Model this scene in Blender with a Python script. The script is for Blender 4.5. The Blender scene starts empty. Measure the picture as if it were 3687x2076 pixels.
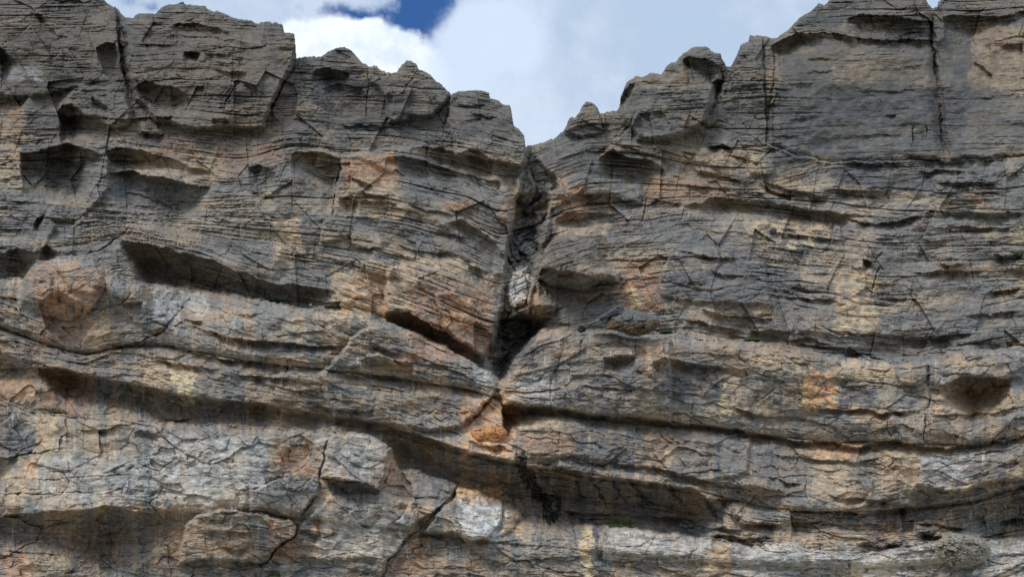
import bpy, bmesh, math, os
import numpy as np
R = math.radians
C = bpy.context.scene.collection

# ------------------------------------------------------------------ camera, sky, sun, exposure
PITCH = R(28.0)
F = 2733.0                       # focal length in pixels of a 3687 px wide picture
CAM = np.array([0.0, 0.0, 1.7])
cam = bpy.data.cameras.new('camera'); camo = bpy.data.objects.new('camera', cam); C.objects.link(camo)
camo.location = CAM; camo.rotation_euler = (R(90) + PITCH, 0, 0)
cam.sensor_width = 36.0; cam.lens = 36.0 * F / 3687.0; cam.clip_end = 3000; cam.clip_start = 0.1
bpy.context.scene.camera = camo
vs = bpy.context.scene.view_settings
vs.view_transform = 'Standard'; vs.look = 'None'; vs.exposure = 0.0; vs.gamma = 1.0
SUN_EL, SUN_AZ = R(43), R(-40)    # azimuth seen from the cliff: high, behind and left of the camera
sd = bpy.data.lights.new('sun', 'SUN'); so = bpy.data.objects.new('sun', sd); C.objects.link(so)
sd.energy = 1.5; sd.angle = R(20); sd.color = (1.0, 0.965, 0.92)
# direction pointing to the sun: from the cliff back over the camera's left shoulder
sun_dir = np.array([math.sin(SUN_AZ) * math.cos(SUN_EL), -math.cos(SUN_AZ) * math.cos(SUN_EL), math.sin(SUN_EL)])
from mathutils import Vector
so.rotation_euler = Vector(sun_dir).to_track_quat('Z', 'Y').to_euler()

FWD = np.array([0, math.cos(PITCH), math.sin(PITCH)]); UP = np.array([0, -math.sin(PITCH), math.cos(PITCH)])

def build_world():
    w = bpy.data.worlds.new('World'); bpy.context.scene.world = w; w.use_nodes = True
    nt = w.node_tree; N = nt.nodes; L = nt.links; N.clear()
    out = N.new('ShaderNodeOutputWorld'); bg = N.new('ShaderNodeBackground'); L.new(bg.outputs[0], out.inputs[0])
    sky = N.new('ShaderNodeTexSky'); sky.sky_type = 'NISHITA'; sky.sun_disc = False
    sky.sun_elevation = SUN_EL; sky.sun_rotation = math.atan2(sun_dir[0], sun_dir[1])
    bg.inputs[1].default_value = 0.108
    tc = N.new('ShaderNodeTexCoord'); D = tc.outputs['Generated']
    def dot(v):
        n = N.new('ShaderNodeVectorMath'); n.operation = 'DOT_PRODUCT'; L.new(D, n.inputs[0]); n.inputs[1].default_value = tuple(v); return n.outputs['Value']
    def m(op, a, b=None, c=None, clamp=False):
        n = N.new('ShaderNodeMath'); n.operation = op; n.use_clamp = clamp
        for i, v in enumerate((a, b, c)):
            if v is None: continue
            if isinstance(v, (int, float)): n.inputs[i].default_value = v
            else: L.new(v, n.inputs[i])
        return n.outputs[0]
    # a fixed tangent plane on the sky dome (towards the notch of the cliff) on which the clouds are laid out
    f = m('MAXIMUM', dot(FWD), 0.05)
    u = m('DIVIDE', dot((1, 0, 0)), f); v = m('DIVIDE', dot(UP), f)
    comb = N.new('ShaderNodeCombineXYZ'); L.new(u, comb.inputs[0]); L.new(v, comb.inputs[1])
    def noise(scale, det, rough, off=(0, 0, 0), dist=0.0):
        mp = N.new('ShaderNodeVectorMath'); mp.operation = 'ADD'; L.new(comb.outputs[0], mp.inputs[0]); mp.inputs[1].default_value = off
        n = N.new('ShaderNodeTexNoise'); n.inputs['Scale'].default_value = scale; n.inputs['Detail'].default_value = det
        n.inputs['Roughness'].default_value = rough; n.inputs['Distortion'].default_value = dist
        L.new(mp.outputs[0], n.inputs['Vector']); return n.outputs[0]
    def P(x, y): return ((x - 1843.5) / F, (1038 - y) / F)
    nz = noise(9, 8, 0.62, (3.1, 1.7, 0)); nz2 = noise(3.2, 5, 0.55, (7.7, 2.2, 0)); nf = noise(24, 6, 0.6, (1, 5, 0))
    def blob(x, y, rx, ry, amp):
        cx, cy = P(x, y); rx /= F; ry /= F
        a = m('DIVIDE', m('SUBTRACT', u, cx), rx); b = m('DIVIDE', m('SUBTRACT', v, cy), ry)
        r2 = m('ADD', m('MULTIPLY', a, a), m('MULTIPLY', b, b))
        return m('MULTIPLY', m('EXPONENT', m('MULTIPLY', r2, -1.0)), amp)
    def total(lst, base=0.0):
        t = None
        for q in lst:
            b = blob(*q); t = b if t is None else m('ADD', t, b)
        return t
    def sstep(val, lo, hi):
        n = N.new('ShaderNodeMapRange'); n.interpolation_type = 'SMOOTHSTEP'
        n.inputs[1].default_value = lo; n.inputs[2].default_value = hi; L.new(val, n.inputs[0]); return n.outputs[0]
    def mix(fac, a, b):
        n = N.new('ShaderNodeMix'); n.data_type = 'RGBA'; n.clamp_factor = True
        if isinstance(fac, float): n.inputs[0].default_value = fac
        else: L.new(fac, n.inputs[0])
        for i, v_ in ((6, a), (7, b)):
            if isinstance(v_, tuple): n.inputs[i].default_value = (*v_, 1)
            else: L.new(v_, n.inputs[i])
        return n.outputs[2]
    # clear blue: the Nishita sky, deepened a little; veil: thin high cloud; cumulus: bright heaps
    blue = mix(0.8, sky.outputs[0], (0.3, 1.15, 3.6))
    hole = total([(1530, 40, 125, 85, 1.5), (1480, 95, 75, 55, .9), (1500, 150, 50, 50, .8), (1290, 72, 90, 40, 1.15), (1180, 30, 130, 40, .45), (470, 8, 70, 40, .75), (560, 30, 30, 22, .3), (1560, -60, 130, 110, 1.0)])
    hole = sstep(m('ADD', hole, m('ADD', m('MULTIPLY', m('SUBTRACT', nz, 0.5), 1.2), m('MULTIPLY', m('SUBTRACT', nf, 0.5), 2.0))), 0.34, 1.15)
    veilc = mix(sstep(m('ADD', nz2, m('MULTIPLY', m('SUBTRACT', nf, 0.5), 0.3)), 0.40, 0.66), (4.5, 5.7, 7.4), (6.1, 7.0, 8.4))
    col = mix(hole, veilc, blue)
    # bright cumulus heaps with crisp upper edges
    cum = total([(1130, 205, 130, 110, 1.1), (1290, 190, 160, 90, 1.2), (1400, 160, 120, 70, .85), (1220, 120, 70, 50, .55), (1340, 95, 40, 35, .5), (1530, 270, 120, 120, .8), (1040, 110, 60, 40, .6), (420, 45, 60, 60, .15)])
    cumm = sstep(m('ADD', cum, m('ADD', m('MULTIPLY', m('SUBTRACT', nz, 0.5), 1.2), m('MULTIPLY', m('SUBTRACT', nf, 0.5), 1.1))), 0.34, 0.80)
    cumc = mix(sstep(m('ADD', nf, m('MULTIPLY', nz, .6)), 0.6, 0.95), (6.9, 8.0, 9.6), (9.0, 9.6, 10.2))
    col = mix(cumm, col, cumc)
    soft = total([(1640, 330, 170, 150, .8), (1800, 60, 190, 150, 1.0), (1700, 170, 170, 110, .9), (1880, 260, 190, 170, .5), (2900, 60, 200, 90, .45), (2050, 480, 320, 100, .5), (1650, 60, 60, 60, .3)])
    softm = m('MULTIPLY', sstep(m('ADD', soft, m('MULTIPLY', m('SUBTRACT', nz, 0.5), 1.5)), 0.35, 1.05), 0.85)
    col = mix(softm, col, (6.5, 7.6, 9.3))
    # the overcast part of the dome behind the camera is plain bright cloud
    L.new(col, bg.inputs[0])
build_world()

# ------------------------------------------------------------------ small numpy noise kit
def h2(ix, iy, seed=0):
    n = (ix.astype(np.int64) * 374761393 + iy.astype(np.int64) * 668265263 + seed * 1274126177) & 0xffffffff
    n = ((n ^ (n >> 13)) * 1103515245) & 0xffffffff
    n = ((n ^ (n >> 15)) * 2246822519) & 0xffffffff
    return ((n ^ (n >> 13)) & 0xffffff).astype(np.float32) / 16777215.0
def noise(x, y, seed=0):
    ix = np.floor(x); iy = np.floor(y); fx = (x - ix).astype(np.float32); fy = (y - iy).astype(np.float32)
    ix = ix.astype(np.int64); iy = iy.astype(np.int64)
    ux = fx * fx * fx * (fx * (fx * 6 - 15) + 10); uy = fy * fy * fy * (fy * (fy * 6 - 15) + 10)
    def g(dx, dy):
        a = h2(ix + dx, iy + dy, seed) * 6.2831853
        return np.cos(a) * (fx - dx) + np.sin(a) * (fy - dy)
    a = g(0, 0); a += ux * (g(1, 0) - a)
    b = g(0, 1); b += ux * (g(1, 1) - b)
    return (a + uy * (b - a)) * 1.6
def fbm(x, y, o=4, seed=0, gain=0.5):
    t = np.zeros(x.shape, np.float32); a = 1.0
    for i in range(o):
        t += a * noise(x * 2 ** i + 17.3 * i, y * 2 ** i - 9.1 * i, seed + i); a *= gain
    return t
def ss(v, lo, hi):
    t = np.clip((v - lo) / (hi - lo), 0, 1); return t * t * (3 - 2 * t)
def facets(x, y, seed, tilt=1.0):
    """angular facets: nearest-cell offset plane; returns (height, distance to the second nearest minus the nearest)"""
    ix = np.floor(x).astype(np.int64); iy = np.floor(y).astype(np.int64)
    d1 = np.full(x.shape, 9., np.float32); d2 = np.full(x.shape, 9., np.float32); hh = np.zeros(x.shape, np.float32)
    for dx in (-1, 0, 1):
        for dy in (-1, 0, 1):
            cx = ix + dx; cy = iy + dy
            px = cx + h2(cx, cy, seed); py = cy + h2(cx, cy, seed + 1)
            ex = (x - px).astype(np.float32); ey = (y - py).astype(np.float32)
            d = ex * ex + ey * ey
            hv = (h2(cx, cy, seed + 2) - .5) + tilt * ((h2(cx, cy, seed + 3) - .5) * ex + (h2(cx, cy, seed + 4) - .5) * ey)
            near = d < d1
            d2 = np.where(near, d1, np.minimum(d2, d)); hh = np.where(near, hv, hh); d1 = np.where(near, d, d1)
    return hh, np.sqrt(d2) - np.sqrt(d1)

# ------------------------------------------------------------------ sampling grid over the cliff (directions from the valley floor)
STEP = float(os.environ.get('CLIFF_STEP', '2.1'))
def axis(lo, hi, flo, fhi, step, grow=1.06, cap=10):
    mid = np.arange(flo, fhi, step); a = []; p = flo; s = step
    while p > lo: s = min(s * grow, cap); p -= s; a.append(p)
    b = []; p = mid[-1]; s = step
    while p < hi: s = min(s * grow, cap); p += s; b.append(p)
    return np.array(a[::-1] + list(mid) + b)
XA = axis(-650, 4350, -25, 3712, STEP); YA = axis(-260, 2500, -12, 2090, STEP)
X, Y = np.meshgrid(XA, YA); X = X.astype(np.float64); Y = Y.astype(np.float64)
SH = X.shape
# wobble, so that traced lines run like rock
wx = X + 7 * fbm(X / 70, Y / 70, 3, 11) + 2.0 * noise(X / 13, Y / 13, 12)
wy = Y + 7 * fbm(X / 80, Y / 60, 3, 21) + 2.6 * noise(X / 16, Y / 12, 22) + 1.2 * noise(X / 7, Y / 7, 23)

SKY = [(-700,-260),(330,-120),(376,0),(395,15),(421,34),(443,60),(480,60),(496,48),(522,45),(566,45),(569,33),(604,17),(640,14),(667,10),(690,22),(742,25),(750,33),(801,48),(830,62),(853,71),(924,80),(960,83),(982,84),(989,78),(1008,82),(1019,93),(1023,117),(1060,121),(1064,160),(1067,209),(1086,212),(1112,203),(1157,203),(1183,184),(1213,171),(1235,168),(1261,179),(1284,199),(1302,222),(1325,238),(1362,242),(1384,257),(1390,264),(1407,260),(1416,263),(1440,250),(1448,238),(1463,224),(1481,223),(1500,238),(1504,248),(1519,250),(1548,268),(1571,289),(1593,300),(1596,313),(1619,335),(1625,345),(1631,339),(1653,328),(1712,326),(1761,337),(1764,350),(1794,358),(1809,373),(1836,376),(1842,401),(1847,436),(1850,453),(1867,462),(1889,488),(1891,526),(1923,525),(1942,518),(1986,501),(2024,473),(2038,451),(2053,427),(2072,421),(2098,384),(2109,369),(2128,368),(2150,388),(2162,412),(2190,403),(2221,399),(2232,376),(2233,345),(2240,332),(2258,291),(2288,274),(2311,277),(2333,268),(2381,269),(2400,242),(2415,229),(2434,225),(2456,197),(2504,171),(2540,171),(2571,186),(2594,190),(2598,209),(2611,227),(2613,239),(2633,238),(2653,201),(2668,160),(2676,153),(2694,153),(2700,130),(2724,129),(2760,133),(2779,143),(2794,138),(2816,123),(2850,97),(2876,65),(2913,45),(2943,17),(2965,20),(2988,2),(2995,-30),(3060,-70),(3280,-60),(3330,-10),(3338,7),(3355,28),(3375,26),(3379,7),(3400,0),(3405,-60),(3500,-110),(4400,-200)]
sky_y = np.interp(XA, [p[0] for p in SKY], [p[1] for p in SKY])
# stepped, slabby skyline
bi = np.floor(XA / 30 + 1.3 * np.sin(XA / 53)); sky_y = sky_y + 9 * (h2(bi, bi * 0, 5) - .5) + 4 * (h2(np.floor(XA / 12 + .8 * np.sin(XA / 23)), bi * 0, 6) - .5)

# ------------------------------------------------------------------ bedding coordinate
GX = [-700,0,150,300,430,600,760,900,1060,1230,1400,1560,1680,1810,1870,2000,2120,2320,2500,2750,3000,3180,3330,3500,3687,4400]
G = [
 [-260]*26,
 [90,100,100,95,90,88,92,100,110,120,120,130,130,135,140,110,100,100,100,90,80,70,70,70,60,60],
 [350,356,360,375,385,365,370,380,385,395,400,402,405,430,470,440,400,395,385,370,380,385,385,380,380,380],
 [540,545,540,520,530,555,580,590,540,565,565,590,615,655,650,600,560,580,620,655,590,585,578,575,565,565],
 [690,700,710,725,735,745,735,722,722,725,735,770,805,880,850,790,762,745,725,728,755,778,775,762,765,765],
 [900,900,900,890,862,895,930,985,1025,1060,1130,1190,1245,1270,1240,1170,1140,1135,1120,1145,1190,1208,1212,1200,1180,1160],
 [1170,1180,1235,1280,1248,1246,1275,1302,1320,1338,1358,1382,1400,1440,1456,1468,1490,1510,1528,1565,1592,1588,1600,1600,1566,1540],
 [1330,1330,1322,1345,1372,1410,1440,1446,1475,1505,1535,1585,1620,1650,1660,1675,1705,1730,1760,1825,1840,1838,1822,1795,1737,1700],
 [1853,1853,1845,1832,1822,1840,1848,1838,1865,1880,1900,1925,1940,1955,1960,1965,1985,2005,2020,2035,2045,2040,2035,2010,1990,1960],
 [2600]*26]
NOM = np.array([-260,100,380,570,740,1090,1430,1640,1900,2600.])
k = np.exp(-np.linspace(-2, 2, 25) ** 2); k /= k.sum()
XF = np.arange(-1000, 4700, 6.0)
GL = np.array([np.interp(XA, XF, np.convolve(np.pad(np.interp(XF, GX, g), 12, 'edge'), k, 'valid')) for g in G])
S = np.zeros(SH)
for j in range(len(G) - 1):
    lo = GL[j][None, :]; hi = GL[j + 1][None, :]
    msk = (Y >= lo) & (Y < hi)
    S = np.where(msk, NOM[j] + (NOM[j + 1] - NOM[j]) * (Y - lo) / (hi - lo), S)
S = np.where(Y >= GL[-1][None, :], NOM[-1], S)

# ------------------------------------------------------------------ feature helpers
def box(x0, x1, y0, y1, pad=0):
    a = max(0, np.searchsorted(XA, x0 - pad) - 1); b = min(len(XA), np.searchsorted(XA, x1 + pad) + 1)
    c = max(0, np.searchsorted(YA, y0 - pad) - 1); d = min(len(YA), np.searchsorted(YA, y1 + pad) + 1)
    return slice(c, d), slice(a, b)
def seg_dist(px, py, pts, closed=False):
    d = np.full(px.shape, 1e9)
    n = len(pts)
    for i in range(n if closed else n - 1):
        ax, ay = pts[i]; bx, by = pts[(i + 1) % n]
        vx, vy = bx - ax, by - ay; l2 = vx * vx + vy * vy + 1e-9
        t = np.clip(((px - ax) * vx + (py - ay) * vy) / l2, 0, 1)
        d = np.minimum(d, (px - ax - t * vx) ** 2 + (py - ay - t * vy) ** 2)
    return np.sqrt(d)
def inside(px, py, pts):
    r = np.zeros(px.shape, bool); n = len(pts)
    for i in range(n):
        ax, ay = pts[i]; bx, by = pts[(i + 1) % n]
        if ay == by: continue
        c = ((ay > py) != (by > py)) & (px < (bx - ax) * (py - ay) / (by - ay) + ax)
        r ^= c
    return r
def sdf(pts, pad, raw=False):
    xs = [p[0] for p in pts]; ys = [p[1] for p in pts]
    sl = box(min(xs), max(xs), min(ys), max(ys), pad + 20)
    px, py = (X[sl], Y[sl]) if raw else (wx[sl], wy[sl])
    d = seg_dist(px, py, pts, True)
    return sl, np.where(inside(px, py, pts), -d, d)

D = np.zeros(SH)      # metres of relief: + = deeper into the cliff
W_soft = np.zeros(SH) # where fine bedding is muted
MPP = 0.058           # metres of horizontal roof seen in one pixel of height

def overhang(lip, bot, k=1.0, ret=60, keep=0.0, taper=9):
    """rock lip with a roof under it; bot = where the roof meets the wall behind; the wall comes back out over ret px"""
    lx = [p[0] for p in lip]; bx = [p[0] for p in bot]
    ys = [p[1] for p in lip] + [p[1] for p in bot]
    sl = box(min(lx), max(lx), min(ys) - 60, max(ys) + 260, ret + 30)
    px, py = wx[sl], wy[sl]
    yl = np.interp(px, lx, [p[1] for p in lip]); yb = np.interp(px, bx, [p[1] for p in bot])
    h = np.maximum(yb - yl, 0.0)
    xin = ss(px, lx[0] - 3, lx[0] + 8) * (1 - ss(px, lx[-1] - 8, lx[-1] + 3))
    tp = max(taper, 9); u_ = np.minimum(px - lx[0], lx[-1] - px)
    h = h * xin * (ss(u_, -4, tp) if taper > 9 else 1.0)
    if taper > 9: h = h * np.clip(.85 + .55 * noise(X[sl] / 34, Y[sl] / 60, 79), .15, 1.4)
    t = np.clip((py - yl) / np.maximum(h, 1e-3), 0, 1)
    # roof: quick first step, then sloping in
    roof = MPP * k * h * (0.45 * ss(t, 0, 0.10) + 0.75 * t)
    rc = np.maximum(ret, 1.5 * h + 30)
    back = 1 - (1 - keep) * ss((py - yb) / rc, 0, 1)
    dd = np.where((py > yl) & (h > 0.5), roof * np.where(py > yb, back, 1.0), 0)
    jut = np.where(py <= yl, np.exp(-(yl - py) / 26.0), np.exp(-(py - yl) / 5.0)) * .34 * MPP * k * h
    D[sl] += dd - jut
def crack(pts, w=5, d=1.0):
    xs = [p[0] for p in pts]; ys = [p[1] for p in pts]
    sl = box(min(xs), max(xs), min(ys), max(ys), w * 3 + 15)
    px, py = wx[sl], wy[sl]
    dd = seg_dist(px, py, pts)
    w *= .85; ww = w * (0.7 + 0.6 * noise(X[sl] / 30, Y[sl] / 30, 77))
    ends = np.minimum(np.hypot(px - pts[0][0], py - pts[0][1]), np.hypot(px - pts[-1][0], py - pts[-1][1]))
    D[sl] += .55 * d * (1 - ss(dd, ww * 0.2, ww)) * ss(ends, -5, w * 8) * (.55 + .9 * np.clip(noise(X[sl] / 22, Y[sl] / 22, 78) + .4, 0, 1))
def bed(pts, w=7, d=0.8, ret=26):
    """open bedding plane: thin shadowed slot, rock below slightly set back"""
    overhang(pts, [(x, y + w) for x, y in pts], d * 2.7, ret, 0.0, .3 * (pts[-1][0] - pts[0][0]))
def block(pts, p, e=7, top=0.0, tilt=(0, 0)):
    """proud block: + p metres towards the valley"""
    sl, d = sdf(pts, e)
    xs = [q[0] for q in pts]; ys = [q[1] for q in pts]
    cx, cy = np.mean(xs), np.mean(ys)
    pl = p + tilt[0] * (X[sl] - cx) + tilt[1] * (Y[sl] - cy)
    D[sl] -= pl * (1 - ss(d, -e, e * 0.4))
def dome(pts, p, e=30):
    """rounded boulder-like swelling"""
    sl, d = sdf(pts, e)
    t = np.clip(-d / e, 0, 1); D[sl] -= p * np.sqrt(1 - (1 - t) ** 2)
def hollow(pts, p, e=20): dome(pts, -p, e)
def terrace(line, d, soft=5, fade=None):
    """above the line the face stands back by d metres (a ledge top, unseen from below)"""
    yl = np.interp(wx, [p[0] for p in line], [p[1] for p in line])
    up = ss(yl - wy, -soft * .3, soft)
    if fade: up = up * (1 - ss(yl - wy, soft, fade))
    return d * up

# ------------------------------------------------------------------ macro form
LA = [(-700,1000),(0,1005),(80,1005),(130,960),(200,928),(330,928),(380,970),(480,1020),(700,1030),(900,1070),(1050,1105),(1300,1142),(1420,1162),(1560,1222),(1720,1312),(1780,1365),(1800,1372),(1815,1362),(1850,1305),(1900,1240),(1950,1186),(2100,1192),(2180,1188),(2290,1212),(2450,1214),(2700,1236),(3000,1285),(3200,1306),(3380,1292),(3480,1258),(3687,1262),(4400,1262)]
LC = [(-700,1440),(0,1440),(90,1475),(170,1488),(330,1505),(500,1518),(900,1540),(1183,1552),(1270,1553),(1350,1578),(1411,1611),(1440,1690),(1500,1688),(1590,1714),(1645,1745),(1720,1764),(1809,1798),(1860,1830),(1880,1850),(1990,1870),(2070,1880),(2250,1895),(2500,1926),(2650,1955),(2850,1965),(3000,1995),(3150,1990),(3260,1965),(3350,1945),(3687,1935),(4400,1930)]
BASE = 84.0 + 0 * X
BASE += terrace(LA, 5.5, 5)
BASE += terrace(LC, 3.0, 5)
# the face leans gently back with height; the two wings come forward on either side of the gully
lean = np.interp(Y, [-260, 150, 600, 1100, 1700, 2500], [17, 11.5, 6, 2.2, 0, -2.5]); BASE += lean
gul = np.interp(Y, [0, 520, 1350, 1500, 2500], [1850, 1880, 1790, 1780, 1780])
wing = np.abs(X - gul)
amp = np.interp(Y, [-260, 500, 1100, 1450, 1700, 2500], [5, 4.5, 3, 1.5, 0, 0])
BASE += amp * (np.exp(-wing / 420) - 0.35)
def lip_round(line, a, px):
    dl_ = wy - np.interp(wx, [p[0] for p in line], [p[1] for p in line])
    return a * np.exp(-np.clip(dl_, 0, 300) / px) * (dl_ > 0)
BASE += lip_round(LA, 1.6, 15) + lip_round(LC, 1.2, 12)
BASE += 3.0 * fbm(X / 700, Y / 620, 2, 31)
lower = ss(wy - np.interp(wx, [p[0] for p in LA], [p[1] for p in LA]), -20, 20)
bottom = ss(wy - np.interp(wx, [p[0] for p in LC], [p[1] for p in LC]), -20, 20)

# gully between the wings
GU = [(1891,500),(1925,522),(1945,575),(2000,640),(2010,672),(1985,700),(1985,760),(1965,815),(1945,900),(1928,960),(1920,1020),(1912,1080),(1925,1125),(1990,1150),(1960,1180),(1885,1258),(1830,1320),(1800,1372),(1770,1350),(1755,1290),(1775,1215),(1800,1120),(1812,1000),(1822,900),(1838,820),(1850,740),(1872,650),(1880,600)]
sl, d = sdf(GU, 16); D[sl] += 6.0 * (1 - ss(d, -16, 4)) * np.interp(Y[sl], [500, 640, 760, 900, 960, 1120, 1180, 1300], [.12, .4, .9, .9, .6, .6, .95, 1.0])
gm_ = np.zeros(SH); gm_[sl] = 1 - ss(d, -16, 4)
h, e = facets(X / 46 + .2 * noise(X / 30, Y / 30, 33), Y / 34, 34, .9); D -= gm_ * (1.7 * h * np.interp(Y, [500, 700, 1400], [.5, 1, 1]))
h, e = facets(X / 20, Y / 13, 36, .9); D -= gm_ * .5 * h
for lump, p_ in [([(1852,640),(1900,600),(1935,660),(1925,730),(1880,735),(1850,700)], 2.4), ([(1925,760),(1990,740),(1985,830),(1950,900),(1925,870)], 2.0), ([(1800,1165),(1850,1150),(1905,1168),(1900,1210),(1840,1225),(1795,1215)], 2.6), ([(1840,975),(1900,965),(1925,1030),(1910,1130),(1850,1140),(1820,1060)], 2.6), ([(1770,1230),(1830,1220),(1850,1260),(1800,1300),(1765,1290)], 1.4)]:
    block(lump, p_, 12)
# steps in the gully floor
for pts, h in [([(1845,826),(1880,822),(1937,812)], 34), ([(1800,1150),(1860,1142),(1915,1150)], 45), ([(1770,1300),(1850,1290)], 20), ([(1870,700),(1935,690),(1985,705)], 10), ([(1850,760),(1960,765)],12)]:
    overhang(pts, [(x, y + h) for x, y in pts], 0.7, 45)

# the towers stand at different distances
T1 = [(-700,-300),(421,-300),(424,60),(432,130),(440,200),(447,260),(462,345),(340,300),(230,330),(100,350),(-700,350)]
T2 = [(432,-300),(432,60),(452,160),(462,260),(480,345),(560,440),(700,470),(950,460),(972,400),(1004,330),(1036,268),(1060,212),(1080,140),(1080,-300)]
T4 = [(1325,190),(1328,300),(1380,350),(1400,440),(1560,420),(1604,380),(1628,345),(1640,200)]
T5 = [(1630,300),(1618,390),(1600,440),(1640,560),(1870,600),(1910,560),(1910,300)]
T7 = [(2225,340),(2240,440),(2290,500),(2400,510),(2530,470),(2555,400),(2570,340),(2598,290),(2616,230),(2640,100),(2225,100)]
T9 = [(2775,-300),(2790,200),(2780,320),(2760,440),(2770,530),(2900,575),(3006,590),(3267,580),(3400,578),(3385,500),(3376,420),(3362,345),(3362,200),(3350,100),(3362,-300)]
block(T1, 1.8, 12); block(T2, 3.6, 14); block(T4, 2.6, 16); block(T5, 3.4, 14); block(T7, 3.0, 22); block(T9, 1.6, 26)
block([(2010,470),(2060,420),(2110,350),(2160,350),(2165,430),(2170,480),(2100,500)], 1.6, 12)
block([(1240,560),(1450,640),(1455,760),(1560,800),(1700,900),(1780,1010),(1825,1000),(1845,830),(1850,720),(1815,640),(1700,560),(1480,520)], 1.4, 22)
# ------------------------------------------------------------------ upper left face
overhang([(608,90),(640,84),(700,88),(760,99),(825,112)], [(608,94),(640,104),(700,108),(760,113),(825,117)], 1.3, 40)
bed([(655,192),(700,186),(722,190)], 9, 1.2); bed([(730,188),(790,192),(850,210)], 6, .8)
bed([(480,160),(560,155),(650,160)], 5, .6); bed([(560,125),(690,128),(800,140),(900,160)], 5, .6); bed([(760,250),(830,258),(890,262)], 7, .8)
crack([(421,80),(428,130),(438,200),(442,260),(455,330),(470,345)], 13, 3.6)
hollow([(345,170),(375,150),(415,150),(430,230),(450,330),(420,310),(385,270),(355,230)], 2.2, 22)
overhang([(470,322),(500,298),(530,290),(570,305),(640,318),(690,352)], [(470,330),(500,325),(530,335),(570,352),(640,360),(690,358)], 1.0, 40)
overhang([(108,38),(150,50),(180,100),(210,122),(245,134)], [(108,42),(150,75),(180,112),(210,130),(245,137)], 1.0, 60)
overhang([(-700,352),(0,356),(60,357),(95,362)], [(-700,366),(0,370),(60,372),(95,368)], 1.3, 50)
overhang([(0,170),(20,180),(60,215)], [(0,225),(20,230),(60,225)], .7, 40)
block([(215,395),(240,345),(290,305),(345,300),(400,312),(455,340),(478,400),(470,452),(425,470),(385,455),(345,430),(300,418),(265,425),(225,440)], 2.2, 14)
overhang([(212,400),(228,378),(262,372),(300,405),(345,425),(385,450),(425,470)], [(212,430),(228,442),(262,446),(300,447),(345,458),(385,468),(425,474)], 1.1, 50)
overhang([(325,350),(350,358),(385,385),(425,425)], [(325,358),(350,378),(385,404),(425,430)], .8, 30)
crack([(872,280),(845,318),(815,360),(788,396)], 6, 1.6)
bed([(560,420),(620,418)], 8, 1.0); bed([(760,425),(830,430)], 7, .9); bed([(490,480),(560,482),(605,478)], 9, 1.0)
crack([(1066,212),(1042,268),(1010,330),(978,400),(972,470)], 12, 2.0)
overhang([(1120,262),(1135,250),(1180,246),(1235,257),(1262,262)], [(1120,264),(1135,270),(1180,283),(1235,282),(1262,266)], 1.2, 60)
hollow([(1165,320),(1215,300),(1300,310),(1325,350),(1330,430),(1260,440),(1210,425),(1180,380)], 2.0, 40)
overhang([(1205,178),(1235,188),(1265,205)], [(1205,182),(1235,200),(1265,212)], .8, 30)
crack([(1325,240),(1326,300),(1322,360),(1320,440)], 5, 1.2)
overhang([(1380,340),(1400,335),(1420,345)], [(1380,350),(1400,356),(1420,352)], 1.1, 30)
crack([(1500,245),(1480,290),(1440,340),(1400,350)], 6, 1.0)
crack([(1605,378),(1585,400),(1562,420)], 6, 2.0)
crack([(1780,470),(1760,490)], 6, 1.5)
bed([(1210,448),(1300,452),(1390,454)], 6, 1.0)
bed([(1640,372),(1700,378),(1760,372)], 5, .9); bed([(1690,408),(1740,420),(1800,415)], 6, .9)
# mid left
overhang([(70,548),(140,540),(215,520),(240,513),(310,530),(375,566)], [(70,560),(85,602),(140,622),(200,632),(270,648),(325,600),(375,572)], .95, 60)
bed([(150,565),(230,570),(330,585)], 10, .9)
overhang([(383,540),(420,527),(500,535),(560,555),(640,575),(700,600),(760,625),(792,640)], [(383,572),(440,582),(500,580),(560,590),(640,602),(700,620),(760,640),(792,643)], 1.05, 34)
overhang([(388,622),(450,615),(560,635),(660,655),(740,672),(768,674)], [(388,640),(450,676),(540,700),(640,735),(700,714),(768,676)], 1.0, 80)
block([(370,565),(395,560),(400,620),(400,680),(330,740),(270,800),(235,800),(200,790),(160,780),(200,720),(215,655),(280,620),(330,585)], 1.5, 12)
crack([(268,720),(250,760),(236,792)], 4, .9)
overhang([(123,800),(140,782),(162,772)], [(123,812),(140,800),(162,778)], 1.5, 20)
block([(118,835),(150,790),(188,784),(205,800),(180,860),(150,905),(120,910)], 1.0, 9)
crack([(462,815),(430,850),(400,880),(350,905),(300,914)], 7, 1.3)
bed([(430,690),(500,702),(580,730),(620,740)], 5, .7); bed([(440,730),(520,745),(600,770)], 4, .5)
block([(660,780),(700,735),(760,670),(800,668),(900,700),(1010,740),(1030,900),(1000,1010),(900,985),(780,945),(660,910)], 1.2, 22)
crack([(688,782),(740,795),(785,810),(830,770)], 5, .9); crack([(860,830),(900,800),(935,790)], 5, .8)
overhang([(428,862),(480,865),(540,880),(630,900),(720,925),(820,957),(900,990),(1000,1020),(1130,1028),(1212,1056)], [(428,864),(480,905),(540,965),(630,1000),(720,1018),(820,1040),(900,1050),(1000,1062),(1130,1066),(1212,1058)], 1.35, 30)
overhang([(1040,1062),(1150,1085),(1220,1085),(1285,1110)],[(1040,1068),(1150,1098),(1220,1108),(1285,1112)],.8,20)
overhang([(-700,905),(0,905),(60,895),(140,905)], [(-700,960),(0,968),(60,985),(140,915)], .75, 60)
overhang([(143,890),(170,880),(215,912)], [(143,905),(170,912),(215,916)], 1.0, 30)
bed([(0,645),(60,640),(100,628)], 6, .8); bed([(0,715),(90,725),(180,735)], 5, .6)
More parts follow.
